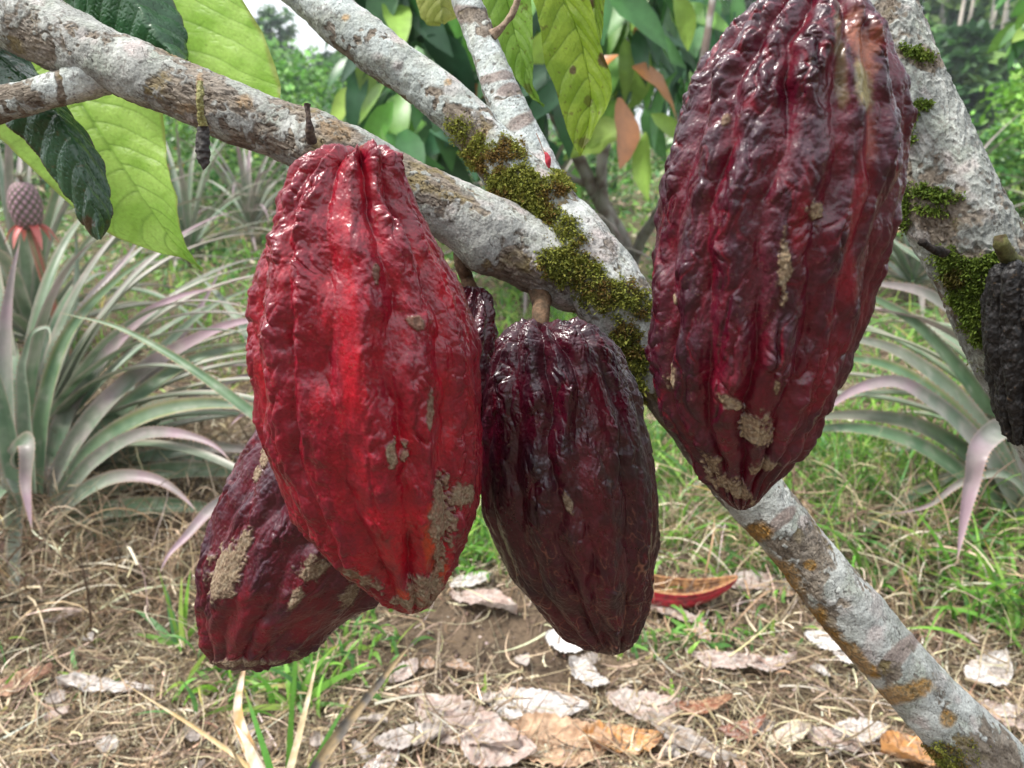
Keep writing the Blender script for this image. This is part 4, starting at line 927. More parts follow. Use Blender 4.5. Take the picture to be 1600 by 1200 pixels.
# empty half husk of a pod on the ground
def half_husk():
    c = G(1040, 948); c[2] = gz(c[0:1], c[1:2])[0]
    root = empty('empty_pod_husk', c, 'empty half of a red cacao husk, brown inside, lying open on the ground', 'cacao husk')
    ns, nt = 120, 90
    t = np.linspace(0, 1, ns); a = np.linspace(R(-88), R(88), nt)
    r = 0.043*np.sin(np.pi*t**0.9)**0.50*(1-0.25*t) + 0.0015
    Lh = 0.20
    X = (t-0.45)*Lh
    ang = R(-10)
    def shell(off, nz, amp):
        A, T = np.meshgrid(a, t); RR = np.maximum(r[:, None]-off, 0.0004)
        fur = np.abs(np.sin(A*5))**0.6
        h = amp*(0.0022*(fur-0.7) + 0.0012*fbm(np.stack([A.ravel()*3, T.ravel()*12, A.ravel()*0+nz], 1), 9, 3).reshape(A.shape))
        y = np.sin(A)*(RR+h); z = -np.cos(A)*(RR+h)*0.95
        xx = X[:, None] + 0*A
        z = z + 0.034 + 0.10*(T-0.5)**2
        # tip it towards the camera
        tl = R(-11); y2 = y*math.cos(tl) - (z-0.034)*math.sin(tl)*-1*-1; z2 = y*math.sin(tl) + (z-0.034)*math.cos(tl) + 0.036
        y2 = y*math.cos(tl) - (z-0.034)*math.sin(tl)
        g = np.stack([xx*math.cos(ang) - y2*math.sin(ang), xx*math.sin(ang) + y2*math.cos(ang), z2], -1)
        return g + c
    o_, i_ = shell(0, 1, 1), shell(0.0075, 2, 0.6)
    q = o_.reshape(-1, 3)
    A = np.tile(a, ns)
    col = mixc((0.42, 0.015, 0.035), (0.16, 0.008, 0.02), sstep(-0.2, 0.5, fbm(q*60, 31, 3))); col = mixc(col, (0.55, 0.10, 0.10), np.exp(-((np.abs(np.sin(A*5)))/0.18)**2)*0.6)
    mesh('outer_skin', q, gridf(ns, nt, False), M['pod'], root, col, np.full(len(q), 0.42))
    q2 = i_.reshape(-1, 3)
    col = mixc((0.24, 0.12, 0.045), (0.10, 0.045, 0.02), sstep(-0.25, 0.35, fbm(q2*110, 33, 3)))
    mesh('inner_flesh', q2, gridf(ns, nt, False), M['plain'], root, col)
    # cut rim
    e1, e2 = o_[:, 0], i_[:, 0]; e3, e4 = o_[:, -1], i_[:, -1]
    V = np.concatenate([np.stack([e1, e2], 1).reshape(-1, 3), np.stack([e3, e4], 1).reshape(-1, 3)])
    f = np.vstack([gridf(ns, 2, False), gridf(ns, 2, False)+2*ns])
    mesh('cut_rim', V, f, M['plain'], root, mixc((0.36, 0.20, 0.09), (0.26, 0.10, 0.05), sstep(-.3, .3, fbm(V*150, 35, 2))))
half_husk()
# ---------------------------------------------------------------- pineapple plants
PG = np.array((0.085, 0.165, 0.065)); PP = np.array((0.31, 0.215, 0.245)); PL = np.array((0.19, 0.265, 0.18)); PB = np.array((0.07, 0.14, 0.085))
def pcol(V, T, U, seed, pinkness, light=0.3, yel=0.0):
    n = fbm(V*18, seed, 3)
    c = mixc(PG, PL, np.clip(light + 0.35*n + 0.25*(1-T), 0, 1))
    c = mixc(c, PB, sstep(0.0, 0.5, -n)*0.5)
    c = mixc(c, (0.30, 0.30, 0.08), yel*sstep(0.5, 0.9, np.abs(U))*sstep(0.2, 0.5, T))
    lines = pn(np.stack([U*22, T*1.5, U*0+seed*.37], 1), seed); c = c*(1+0.22*lines)[:, None]; c = mixc(c, (0.40, 0.40, 0.33), sstep(0.25, 0.6, fbm(V*55, seed+1, 2))*0.35)
    m = np.clip(pinkness*(0.35 + 0.9*sstep(0.3, 0.95, T) + 0.5*n), 0, 1)
    c = mixc(c, PP, m)
    c = mixc(c, (0.46, 0.36, 0.34), sstep(0.86, 1.0, np.abs(U))*0.5)
    c = mixc(c, (0.42, 0.30, 0.18), sstep(0.93, 1.0, T)*0.8)
    return c
def rosette(root, base, n, L0, L1, W, seed, elr=(12, 78), pink=0.35, ns=26, az0=None, skip=None):
    r2 = np.random.default_rng(seed)
    for i in range(n):
        f = i/(n-1)
        az = i*2.39996 + r2.normal(0, 0.15)
        if skip is not None and skip(math.degrees(az) % 360, f): continue
        e = R(elr[1] + (elr[0]-elr[1])*f + r2.normal(0, 5)); L = (L0+(L1-L0)*math.sin(math.pi*min(1, 0.25+0.75*f)*0.75))*(0.85+0.3*r2.random())
        bend = R(60+50*r2.random())*(0.6+0.6*f)
        p = base + np.array([0.02*math.sin(az), 0.02*math.cos(az), 0.05+0.10*(1-f)]); pts = [p]; a = az
        for k in range(8):
            ee = e - bend*(k/8)**1.5
            pts.append(pts[-1] + np.array([math.cos(ee)*math.sin(a), math.cos(ee)*math.cos(a), math.sin(ee)])*L/8); a += r2.normal(0, 0.03)
        pts = np.array(pts)
        pts[:, 2] = np.maximum(pts[:, 2], gz(pts[:, 0], pts[:, 1])+0.01)
        d = np.array([math.sin(az), math.cos(az), 0])
        V, fc, T, U = strap3(pts, W*(0.8+0.4*r2.random()), ns, 6, 0.5)
        mesh('leaf', V, fc, M['strap'], root, pcol(V, T, U, seed+i, max(0, pink+r2.normal(0, 0.25)), 0.3+r2.normal(0, .15), r2.random()*0.5))
def strap3(pts, wd, ns, nu, ch):
    pts = np.asarray(pts, float)
    d = np.r_[0, np.cumsum(np.linalg.norm(np.diff(pts, axis=0), axis=1))]; d /= d[-1]
    t = np.linspace(0, 1, ns)
    c = np.stack([np.interp(t, d, pts[:, k]) for k in range(3)], 1)
    for _ in range(2): c[1:-1] = (c[:-2]+2*c[1:-1]+c[2:])/4
    T = nrm(np.gradient(c, axis=0))
    hd = T.copy(); hd[:, 2] = 0
    Sd = nrm(np.cross(T, np.array([0, 0, 1.0]) + 1e-3)); Nn = np.cross(Sd, T)
    prof = (0.85+0.15*sstep(0, 0.2, t))*np.clip(1-t**2.2, 0.02, 1)
    w = wd*prof; u = np.linspace(-1, 1, nu)
    g = c[:, None] + Sd[:, None]*(w[:, None, None]*u[None, :, None]/2) + Nn[:, None]*(w[:, None, None]*ch*(u**2)[None, :, None]*0.5)
    return g.reshape(-1, 3), gridf(ns, nu, False), t.repeat(nu), np.tile(u, ns)
def traced(root, items, seed):
    """leaves whose course can be followed in the photograph: points (x, y, depth)"""
    for k, (pt, wd, pink, light, yel) in enumerate(items):
        V, f, T, U = strap(pt, wd*1.02, 60, 9, 0.35, hint=(0, -0.75, 0.65), tipstart=0.25)
        cl = pcol(V, T, U, seed+k, pink, light, yel)
        g = V.reshape(60, 9, 3); sp, sc_ = [], []
        fine = np.linspace(2, 54, 46)
        for e_, i_ in ((0, 1), (8, 7)):
            ed = np.stack([np.interp(fine, np.arange(60), g[:, e_, a]) for a in range(3)], 1); inn = np.stack([np.interp(fine, np.arange(60), g[:, i_, a]) for a in range(3)], 1)
            tn = nrm(np.gradient(ed, axis=0)); ou = nrm(ed-inn)
            sp.append(np.stack([ed-tn*.0018-ou*.0006, ed+tn*.0018-ou*.0006, ed+tn*.0022+ou*.0030], 1).reshape(-1, 3))
        sp = np.vstack(sp); nv = len(V)
        mesh('leaf', np.vstack([V, sp]), [f, nv+np.arange(len(sp)).reshape(-1, 3)], M['strap'], root, np.vstack([cl, np.tile([0.34, 0.22, 0.14], (len(sp), 1))]))

c = G(45, 800)
pl = empty('pineapple_plant', c, 'large pineapple plant with long arching grey-green and pink leaves at the left', 'pineapple plant', 'pineapple plants')
bd = 1.50
traced(pl, [
 ([(70, 770, 1.50), (110, 640, 1.50), (180, 540, 1.48), (250, 478, 1.46), (300, 458, 1.44), (345, 450, 1.42)], .040, 1.0, .3, 0),
 ([(75, 775, 1.48), (120, 690, 1.46), (200, 600, 1.42), (290, 540, 1.38), (370, 505, 1.34), (455, 498, 1.30)], .040, .95, .35, .1),
 ([(80, 780, 1.52), (140, 700, 1.52), (230, 610, 1.54), (310, 560, 1.56), (390, 540, 1.6), (470, 530, 1.62)], .036, .15, .25, .4),
 ([(85, 790, 1.46), (150, 700, 1.43), (230, 650, 1.38), (310, 632, 1.34), (390, 636, 1.30), (470, 660, 1.26)], .036, .2, .2, .8),
 ([(85, 800, 1.45), (150, 720, 1.40), (220, 680, 1.36), (290, 680, 1.32), (340, 700, 1.30), (362, 722, 1.28)], .030, .75, .55, 0),
 ([(80, 810, 1.52), (150, 770, 1.52), (240, 740, 1.52), (330, 735, 1.52), (420, 745, 1.52), (500, 770, 1.52)], .040, .15, .1, .1),
 ([(85, 815, 1.43), (130, 770, 1.40), (190, 745, 1.38), (250, 752, 1.36), (295, 785, 1.34), (308, 800, 1.33)], .028, .7, .6, .3),
 ([(85, 820, 1.45), (160, 800, 1.44), (250, 790, 1.44), (330, 795, 1.44), (420, 815, 1.44)], .036, .15, .1, .2),
 ([(120, 850, 1.44), (200, 810, 1.44), (280, 795, 1.46), (350, 800, 1.5)], .036, .1, .05, 0),
 ([(60, 770, 1.48), (70, 640, 1.45), (110, 520, 1.42), (170, 450, 1.40), (220, 410, 1.38), (260, 385, 1.36)], .034, .05, .15, .5),
 ([(55, 760, 1.52), (80, 600, 1.54), (140, 470, 1.56), (200, 400, 1.60), (235, 345, 1.62)], .030, .6, .4, 0),
 ([(20, 770, 1.46), (10, 640, 1.44), (12, 500, 1.43), (22, 420, 1.42), (32, 372, 1.42)], .040, .7, .75, 0),
 ([(50, 770, 1.42), (40, 640, 1.38), (40, 560, 1.34), (60, 515, 1.30), (75, 512, 1.28), (78, 538, 1.26)], .030, .1, .8, 0),
 ([(40, 790, 1.40), (28, 700, 1.34), (38, 690, 1.30), (42, 760, 1.26), (50, 830, 1.24)], .032, .95, .5, .2),
 ([(30, 780, 1.40), (10, 660, 1.36), (-20, 560, 1.32), (-60, 500, 1.28)], .038, .1, .5, 0),
 ([(90, 488, 1.22), (180, 510, 1.20), (250, 545, 1.18), (320, 590, 1.16), (400, 650, 1.14), (470, 700, 1.12)][::-1], .016, .05, .1, .3),
 ([(300, 420, 1.8), (340, 460, 1.7), (380, 510, 1.6), (420, 570, 1.5), (470, 640, 1.4)][::-1], .026, .2, .55, 0),
 ([(460, 790, 1.30), (400, 770, 1.27), (340, 790, 1.24), (290, 840, 1.20), (262, 870, 1.18), (248, 898, 1.17)], .024, .95, .6, 0),
 ([(480, 690, 1.36), (440, 670, 1.34), (400, 640, 1.32), (370, 655, 1.31), (358, 668, 1.3)], .016, .9, .7, 0),
 ([(75, 790, 1.56), (160, 640, 1.62), (240, 560, 1.7), (330, 480, 1.8), (420, 440, 1.9)], .034, .1, .35, .2),
 ([(75, 790, 1.6), (190, 650, 1.7), (260, 560, 1.8), (320, 470, 1.9), (355, 400, 2.0)], .034, .9, .4, 0),
 ([(75, 800, 1.6), (200, 690, 1.6), (300, 620, 1.6), (380, 590, 1.6), (470, 580, 1.6)], .032, .6, .4, 0),
 ([(75, 800, 1.58), (220, 720, 1.56), (320, 700, 1.56), (400, 705, 1.56), (480, 720, 1.56)], .034, .5, .2, 0),
 ([(60, 780, 1.6), (100, 560, 1.66), (120, 450, 1.7), (118, 340, 1.74)], .032, .15, .45, 0),
 ([(60, 780, 1.56), (30, 600, 1.6), (0, 460, 1.66), (-20, 330, 1.7)], .034, .1, .5, 0)], 700)
rosette(pl, c + np.array([0, 0.02, 0.0]), 60, .38, .76, .035, 701, elr=(8, 74), pink=.3, skip=lambda a, f: 120 < a < 235 and f < .8)
rosette(pl, c + np.array([0.03, 0.03, 0.0]), 78, .45, .80, .030, 711, elr=(6, 62), pink=.35, skip=lambda a, f: not (35 < a < 118))
# second clump behind it carrying the young red-bracted fruit
c2 = G(60, 560)
pl2 = empty('pineapple_plant', c2, 'pineapple plant behind the left one, bearing a small purplish fruit', 'pineapple plant', 'pineapple plants')
rosette(pl2, c2, 40, .5, .95, .042, 720, elr=(14, 84), pink=.35)
def fruit():
    d = 2.2
    c = P(40, 322, d); rx = 22/F_PX*d; rz = 37/F_PX*d
    root = empty('pineapple_fruit', c - np.array([0, 0, rz]), 'small purplish unripe pineapple with red bracts at the left edge', 'pineapple')
    ns, nt = 90, 96
    ph = np.linspace(0.12, math.pi-0.12, ns); th = np.linspace(0, 2*math.pi, nt, endpoint=False)
    A, B = np.meshgrid(th, ph)
    ce = np.abs(np.sin((A*6 + B*8)/1.0))*np.abs(np.sin((A*6 - B*8)/1.0))
    r = 1 + 0.10*ce**0.5
    sh = np.sin(B)**0.7
    V = np.stack([c[0]+rx*sh*r*np.sin(A), c[1]+rx*sh*r*np.cos(A), c[2]+rz*np.cos(B)*1.0], -1).reshape(-1, 3)
    col = mixc((0.10, 0.10, 0.06), (0.36, 0.20, 0.26), sstep(0.1, 0.8, ce.ravel())); col = mixc(col, (0.45, 0.36, 0.30), sstep(0.85, 1, ce.ravel())*0.6)
    mesh('fruit', V, gridf(ns, nt, True), M['plain'], root, col)
    r2 = np.random.default_rng(4)
    for i in range(6):
        a = i*1.05+0.2; b0 = c - np.array([0, 0, rz*0.9]); pts = [b0]
        for k in range(5): pts.append(pts[-1] + np.array([math.sin(a)*0.014, math.cos(a)*0.014, (0.008 - 0.009*k)*(0.7+0.6*r2.random())]))
        V, f, T, U = strap3(pts, .026, 14, 5, .4)
        mesh('bract', V, f, M['strap'], root, mixc((0.42, 0.05, 0.05), (0.55, 0.20, 0.17), T))
    for i in range(12):
        a = i*2.4; pts = [c + np.array([0, 0, rz*0.9])]
        for k in range(4): pts.append(pts[-1] + np.array([math.sin(a)*0.006*(k+1)*.5, math.cos(a)*0.006*(k+1)*.5, 0.009]))
        V, f, T, U = strap3(pts, .008, 10, 4, .4); mesh('crown_leaf', V, f, M['strap'], root, mixc((0.25, 0.18, 0.16), (0.16, 0.2, 0.10), T))
    vs, fs, cs = tube([(c[0], c[1], c[2]-rz*.9, .012), (c[0]+.01, c[1]+.02, c[2]-.25, .014), (c2[0], c2[1], .1, .016)], 30, 14, 3, 0.0005, (0.16, 0.2, 0.1), (0.35, 0.1, 0.08), px=False)
    mesh('stem', vs, fs, M['plain'], root, cs)
fruit()
# right-hand plant
c = G(1640, 800)
pr = empty('pineapple_plant', c, 'pineapple plant at the right edge with leaves sweeping left beneath the black pod', 'pineapple plant', 'pineapple plants')
traced(pr, [
 ([(1620, 790, 1.50), (1570, 620, 1.46), (1520, 500, 1.44), (1460, 420, 1.44), (1400, 380, 1.46), (1370, 352, 1.48)], .046, .1, .7, 0),
 ([(1620, 800, 1.46), (1560, 600, 1.42), (1500, 500, 1.38), (1440, 458, 1.36), (1380, 445, 1.36), (1320, 440, 1.36)], .048, .5, .4, 0),
 ([(1620, 800, 1.48), (1540, 640, 1.46), (1480, 560, 1.44), (1420, 500, 1.42), (1360, 465, 1.42), (1280, 440, 1.42)], .040, .05, .2, .1),
 ([(1610, 810, 1.44), (1540, 680, 1.40), (1460, 590, 1.38), (1390, 545, 1.38), (1320, 528, 1.38), (1250, 520, 1.38)], .038, .35, .25, .2),
 ([(1610, 815, 1.42), (1530, 690, 1.38), (1450, 610, 1.36), (1380, 570, 1.36), (1310, 560, 1.36), (1240, 560, 1.36)], .036, .0, .15, .6),
 ([(1600, 820, 1.40), (1530, 700, 1.34), (1450, 625, 1.30), (1400, 598, 1.28), (1340, 608, 1.26), (1290, 640, 1.24), (1260, 665, 1.23)], .036, .8, .8, 0),
 ([(1600, 825, 1.44), (1520, 720, 1.42), (1430, 665, 1.40), (1350, 650, 1.40), (1280, 652, 1.40), (1200, 665, 1.40)], .034, .35, .2, .2),
 ([(1600, 830, 1.42), (1500, 740, 1.38), (1420, 690, 1.36), (1340, 670, 1.36), (1270, 672, 1.36), (1200, 690, 1.36)], .032, .0, .3, .1),
 ([(1620, 830, 1.32), (1590, 720, 1.24), (1560, 672, 1.16), (1535, 690, 1.10), (1515, 760, 1.08), (1502, 830, 1.07), (1495, 880, 1.06)], .036, .9, .6, 0),
 ([(1620, 830, 1.5), (1520, 740, 1.52), (1440, 700, 1.54), (1380, 690, 1.56)], .034, .2, .1, 0),
 ([(1650, 830, 1.36), (1560, 740, 1.34), (1500, 755, 1.32), (1450, 790, 1.30), (1385, 805, 1.28)], .016, .7, .3, 0),
 ([(1640, 800, 1.44), (1620, 640, 1.42), (1640, 520, 1.40), (1680, 430, 1.40)], .04, .2, .3, 0)], 750)
rosette(pr, c, 54, .34, .68, .036, 751, elr=(8, 70), pink=.3, skip=lambda a, f: 140 < a < 240)
# further plants in the field behind
spots = [(300, 410, 'pineapple plant just above the lime leaf tip, blurred', .75, 1), (395, 380, 'blurred pinkish pineapple plant left of the crimson pod', .8, 2), (210, 330, 'far pineapple plant half hidden by the lime leaf', .8, 3),
         (1420, 470, 'pineapple plant between the largest pod and the thick right limb', .7, 4), (1330, 370, 'distant pineapple plant behind the largest pod', .75, 5), (1700, 430, 'distant pineapple plant past the right edge of the stem', .8, 6),
         (640, 400, 'distant pineapple plant hidden behind the left limb', .75, 8), (820, 470, 'blurred pineapple plant seen between the pods below the fork', .6, 9), (470, 330, 'farthest pineapple plant in the left field', .8, 10)]
protos = {}
for k, (px, py, lab, sc, sd) in enumerate(spots):
    g = G(px, py); g[2] = gz(g[0:1], g[1:2])[0]
    var = k % 3
    if var not in protos:
        root = empty('pineapple_plant', g, lab, 'pineapple plant', 'pineapple plants')
        rosette(root, g, 34, .45, .85, .036, 800+k, elr=(12, 82), pink=[.3, .7, .15][var], ns=16)
        protos[var] = root
    else:
        root = protos[var].copy(); C.objects.link(root); root.location = g; root['label'] = lab
        root.rotation_euler = (0, 0, sd*1.7); root.scale = (0.95, 0.95, 0.9+0.03*sd)
        for ch in list(protos[var].children):
            q = ch.copy(); C.objects.link(q); q.parent = root
# make every pineapple label its own
for o, lab in ((pl, None),): pass

# ---------------------------------------------------------------- leafy crowns
def leafmass(cen, axis, normal, ln, wd, col, r2, fold=0.25, droop=0.35, nl=6, cup=True):
    """many real leaf blades (two rows of faces each side of the midrib)"""
    n = len(cen)
    t = np.linspace(0, 1, nl+1)
    pr = np.sin(np.pi*np.clip(t, 0.0, 1)**0.8)**0.8; pr[0] = 0.06; pr[-1] = 0.02
    ax = nrm(axis); no = nrm(normal - (normal*ax).sum(1, keepdims=True)*ax); sd = np.cross(ax, no)
    X = cen[:, None] + ax[:, None]*(ln[:, None, None]*t[None, :, None]) - no[:, None]*(droop*ln[:, None, None]*(t**2)[None, :, None])
    W = wd[:, None]*pr[None]/2
    Lf = X - sd[:, None]*W[..., None] + no[:, None]*(fold*W)[..., None]
    Rt = X + sd[:, None]*W[..., None] + no[:, None]*(fold*W)[..., None]
    wav = 0.10*r2.normal(0, 1, (n, nl+1, 1))*W[..., None]
    V = np.stack([Lf+no[:, None]*wav, X, Rt-no[:, None]*wav], 2).reshape(-1, 3)
    b = (np.arange(n)*(nl+1)*3)[:, None]; k = (np.arange(nl)*3)[None]
    f = np.concatenate([np.stack([b+k, b+k+1, b+k+4, b+k+3], -1).reshape(-1, 4), np.stack([b+k+1, b+k+2, b+k+5, b+k+4], -1).reshape(-1, 4)])
    c3 = np.stack([col, col*1.25+0.01, col], 1)[:, None].repeat(nl+1, 1)
    return V, f, c3.reshape(-1, 3)
CG = [(0.05, 0.15, 0.042), (0.085, 0.22, 0.06), (0.15, 0.34, 0.06), (0.035, 0.105, 0.045), (0.24, 0.38, 0.07), (0.40, 0.16, 0.04)]
def bg_cacao(name_label, boxes, trunk_paths, d0, d1, seed, ln=(.16, .30), extra=()):
    """tree whose crown fills parts of the view: boxes (x0, y0, x1, y1, count) at depth d0..d1"""
    r2 = np.random.default_rng(seed)
    b = P(trunk_paths[0][0][0], trunk_paths[0][0][1], trunk_paths[0][0][3]); b[2] = gz(b[0:1], b[1:2])[0]
    root = empty('cacao_tree', b, name_label, 'tree')
    for k, pth in enumerate(trunk_paths):
        vs, fs, cs = tube(pth, 90, 22, seed+k, 0.003, (0.34, 0.32, 0.29), (0.16, 0.12, 0.10), nsc=22)
        mesh('trunk' if k == 0 else 'branch', vs, fs, M['bark'], root, cs)
    cen, L_, cols = [], [], []
    for bx in boxes:
        x0, y0, x1, y1, n = bx[:5]; y0 -= 50; y1 -= 50; wt = bx[5] if len(bx) > 5 else (3, 3, 1.6, 3, .8, .12)
        dd0, dd1 = (bx[6], bx[7]) if len(bx) > 6 else (d0, d1)
        # leaves grow in drooping bunches
        nb = max(1, n//5)
        bxs = P(r2.uniform(x0, x1, nb), r2.uniform(y0, y1, nb), r2.uniform(dd0, dd1, nb))
        idx = r2.integers(0, nb, n)
        cen.append(bxs[idx] + r2.normal(0, 0.05, (n, 3))); L_.append(r2.uniform(ln[0], ln[1], n)); cols.append(palette(n, CG, wt, r2, 0.15))
    cen = np.vstack(cen); ln_ = np.concatenate(L_); cc = np.vstack(cols); n = len(cen)
    a = r2.random(n)*6.28
    axis = np.stack([np.cos(a)*0.9, np.sin(a)*0.7, -0.15-1.2*r2.random(n)], 1)
    nor = np.stack([r2.normal(0, .5, n), -0.7+r2.normal(0, .5, n), 0.5+r2.random(n)*.6], 1)
    V, f, c3 = leafmass(cen, axis, nor, ln_, ln_*r2.uniform(.30, .42, n), cc, r2, droop=r2.uniform(0.1, .6, n)[:, None, None])
    mesh('crown', V, f, M['leaf_bg'], root, c3)
    return root
green1 = (3, 3, 2.2, 2, .8, .05); dark1 = (3, 1.5, .6, 4, .2, .05); brt = (1, 3, 3, .5, 2, .1); orng = (.5, .5, .5, .5, 1, 4)
bg_cacao('cacao tree behind the fork with glossy drooping leaves and grey crooked stems',
 [(560, -60, 760, 60, 60, green1), (600, 20, 720, 130, 40, dark1), (570, 90, 680, 210, 46, green1), (640, 170, 740, 260, 30, dark1), (590, 230, 740, 290, 16, green1), (760, -60, 900, 120, 50, green1), (880, -80, 1010, 60, 46, green1),
  (960, -60, 1140, 40, 60, green1), (990, 20, 1090, 170, 34, green1), (930, 90, 1010, 170, 10, green1), (1005, 140, 1040, 160, 2, orng), (960, 200, 1010, 260, 10, (0, .4, 2, 0, 3, .4)), (560, -40, 1120, 180, 240, dark1, 3.3, 4.4), (800, 100, 900, 220, 26, dark1), (1060, -60, 1300, 150, 80, green1, 2.9, 4.2), (620, 240, 900, 300, 30, green1, 4.0, 4.8)],
 [[(985, 470, 14, 3.9), (975, 380, 12, 3.7), (940, 320, 11, 3.5), (900, 240, 10, 3.4), (868, 180, 10, 3.3), (850, 100, 8, 3.3), (840, -80, 6, 3.3)],
  [(980, 420, 10, 3.7), (945, 330, 10, 3.5), (940, 260, 9, 3.4), (955, 190, 9, 3.4), (980, 120, 7, 3.4), (985, -60, 5, 3.4)],
  [(985, 430, 9, 3.8), (1000, 380, 9, 3.6), (1030, 330, 9, 3.4), (1060, 250, 8, 3.3), (1085, 160, 7, 3.2), (1120, -40, 5, 3.2)],
  [(975, 400, 6, 3.7), (935, 300, 6, 3.5), (880, 270, 5, 3.4), (830, 200, 4, 3.4), (760, 100, 4, 3.3), (700, 20, 4, 3.3)]], 2.5, 3.3, 900)
rb = np.random.default_rng(3)
bg_cacao('leafy tree at the top right corner with bright drooping leaves', [(1590, -60, 1760, 150, 60, brt), (1600, -60, 1800, 100, 60, green1)],
 [[(1760, 420, 16, 5.0), (1740, 250, 13, 5.0), (1700, 80, 10, 4.8), (1690, -120, 7, 4.8)]], 4.4, 5.4, 930)

def crown(cen, rad, n, size, cols, wts, r2, clump=14):
    nc = max(3, n//clump)
    d = nrm(r2.normal(0, 1, (nc, 3))); rr = r2.random(nc)**0.35
    k = cen + d*rr[:, None]*np.asarray(rad)
    idx = r2.integers(0, nc, n)
    p = k[idx] + r2.normal(0, 1, (n, 3))*np.asarray(rad)*0.11
    cc = palette(nc, cols, wts, r2, 0.18)[idx]*(1+0.12*r2.normal(0, 1, (n, 1)))
    s = size*r2.uniform(.6, 1.4, n)
    ax = nrm(np.stack([r2.normal(0, 1, n), r2.normal(0, 1, n), r2.normal(-.5, .7, n)], 1)); nor = nrm(np.stack([r2.normal(0, .6, n), r2.normal(0, .6, n), np.ones(n)], 1))
    sd = nrm(np.cross(ax, nor))
    V = np.stack([p, p+ax*s[:, None]*.5+sd*s[:, None]*.26, p+ax*s[:, None], p+ax*s[:, None]*.5-sd*s[:, None]*.26], 1).reshape(-1, 3)
    i = np.arange(n)*4
    return V, np.stack([i, i+1, i+2, i+3], 1), cc.repeat(4, 0)
SH = [(0.10, 0.24, 0.04), (0.17, 0.36, 0.06), (0.06, 0.15, 0.035), (0.26, 0.40, 0.08), (0.07, 0.19, 0.06)]
FO = [(0.055, 0.14, 0.045), (0.09, 0.20, 0.055), (0.035, 0.09, 0.035), (0.15, 0.27, 0.06)]
def shrub(px, py, h, w, label, seed, cols=SH, wts=(3, 3, 2, 1, 2), n=1600, size=0.07, dist=None, group='shrubs in the field behind'):
    r2 = np.random.default_rng(seed)
    if dist is None: g = G(px, py)
    else:
        r = FWD + (px-800)/F_PX*RT; r = r/r[1]; g = CAM + r*dist
    g[2] = gz(g[0:1], g[1:2])[0]
    root = empty('shrub', g, label, 'shrub', group)
    V, f, c_ = crown(g+np.array([0, 0, h*.55]), (w/2, w/2, h*.5), n, size, cols, wts, r2)
    V[:, 2] = np.maximum(V[:, 2], g[2]+.02)
    mesh('foliage', V, f, M['leaf_bg'], root, c_, smooth=False)
    vs, fs, cs = tube([(g[0], g[1], g[2], .03), (g[0]+.05, g[1], g[2]+h*.4, .02), (g[0], g[1]+.05, g[2]+h*.8, .01)], 20, 10, seed, .002, (.2, .15, .1), (.1, .07, .05), px=False, nsc=20)
    mesh('stem', vs, fs, M['bark'], root, cs)
shrub(380, 0, 1.1, 1.5, 'weedy green shrub with small leaves behind the withered fruitlet', 1001, dist=7.0, n=3000, size=.06, cols=SH+[(0.6, 0.12, 0.06)], wts=(3, 3, 2, 1, 2, .12))
shrub(290, 0, 1.0, 1.6, 'shrub seen between the lime leaf and the withered fruitlet', 1002, dist=8.0, n=2600, size=.07)
shrub(470, 0, 2.0, 2.2, 'bright green bush under the sky gap left of centre', 1003, dist=13, n=4000, size=.13, cols=[(0.16, 0.36, 0.07), (0.24, 0.46, 0.10), (0.10, 0.25, 0.06)], wts=(3, 2, 1))
shrub(120, 0, 1.5, 2.4, 'dark shrub behind the pineapple fruit at the left', 1004, dist=9, n=3000, size=.08, cols=[(0.05, 0.13, 0.04), (0.10, 0.22, 0.05)], wts=(2, 1))
shrub(-60, 0, 1.4, 2.2, 'dark green shrub at the far left edge', 1005, dist=8, n=2600, size=.08, cols=[(0.05, 0.13, 0.04), (0.10, 0.22, 0.05)], wts=(2, 1))
shrub(1550, 0, 1.25, 1.3, 'bright yellow-green bush right of the thick limb', 1006, dist=8.5, n=3200, size=.10, cols=[(0.20, 0.42, 0.06), (0.30, 0.52, 0.08), (0.10, 0.26, 0.05)], wts=(3, 2, 1.5))
shrub(1620, 0, .9, 1.4, 'low mixed green bush at the right edge behind the dried pod', 1007, dist=6.5, n=2600, size=.07)
shrub(1460, 0, .75, 1.4, 'low bush directly behind the thick right limb', 1008, dist=7.2, n=2200, size=.07)
shrub(700, 0, .9, 1.8, 'dark low bush beneath the background cacao tree at its left', 1009, dist=6.5, n=2400, size=.09, cols=FO, wts=(3, 2, 2, 1))
shrub(860, 0, .8, 1.6, 'green low bush between the grey stems behind the fork', 1010, dist=7.5, n=2400, size=.08)
shrub(1120, 0, .9, 2.0, 'light green low bush left of the largest pod', 1011, dist=8.5, n=2400, size=.09)
shrub(580, 0, 1.2, 2.0, 'mid-green bush right of the twig stub on the left limb', 1012, dist=9.5, n=2800, size=.09)
shrub(1300, 0, 1.0, 2.0, 'green bush hidden behind the largest pod', 1013, dist=9, n=2000, size=.09)
shrub(210, 0, 2.2, 2.6, 'tall mid-green bush behind the upper lime leaf', 1014, dist=14, n=3000, size=.12)

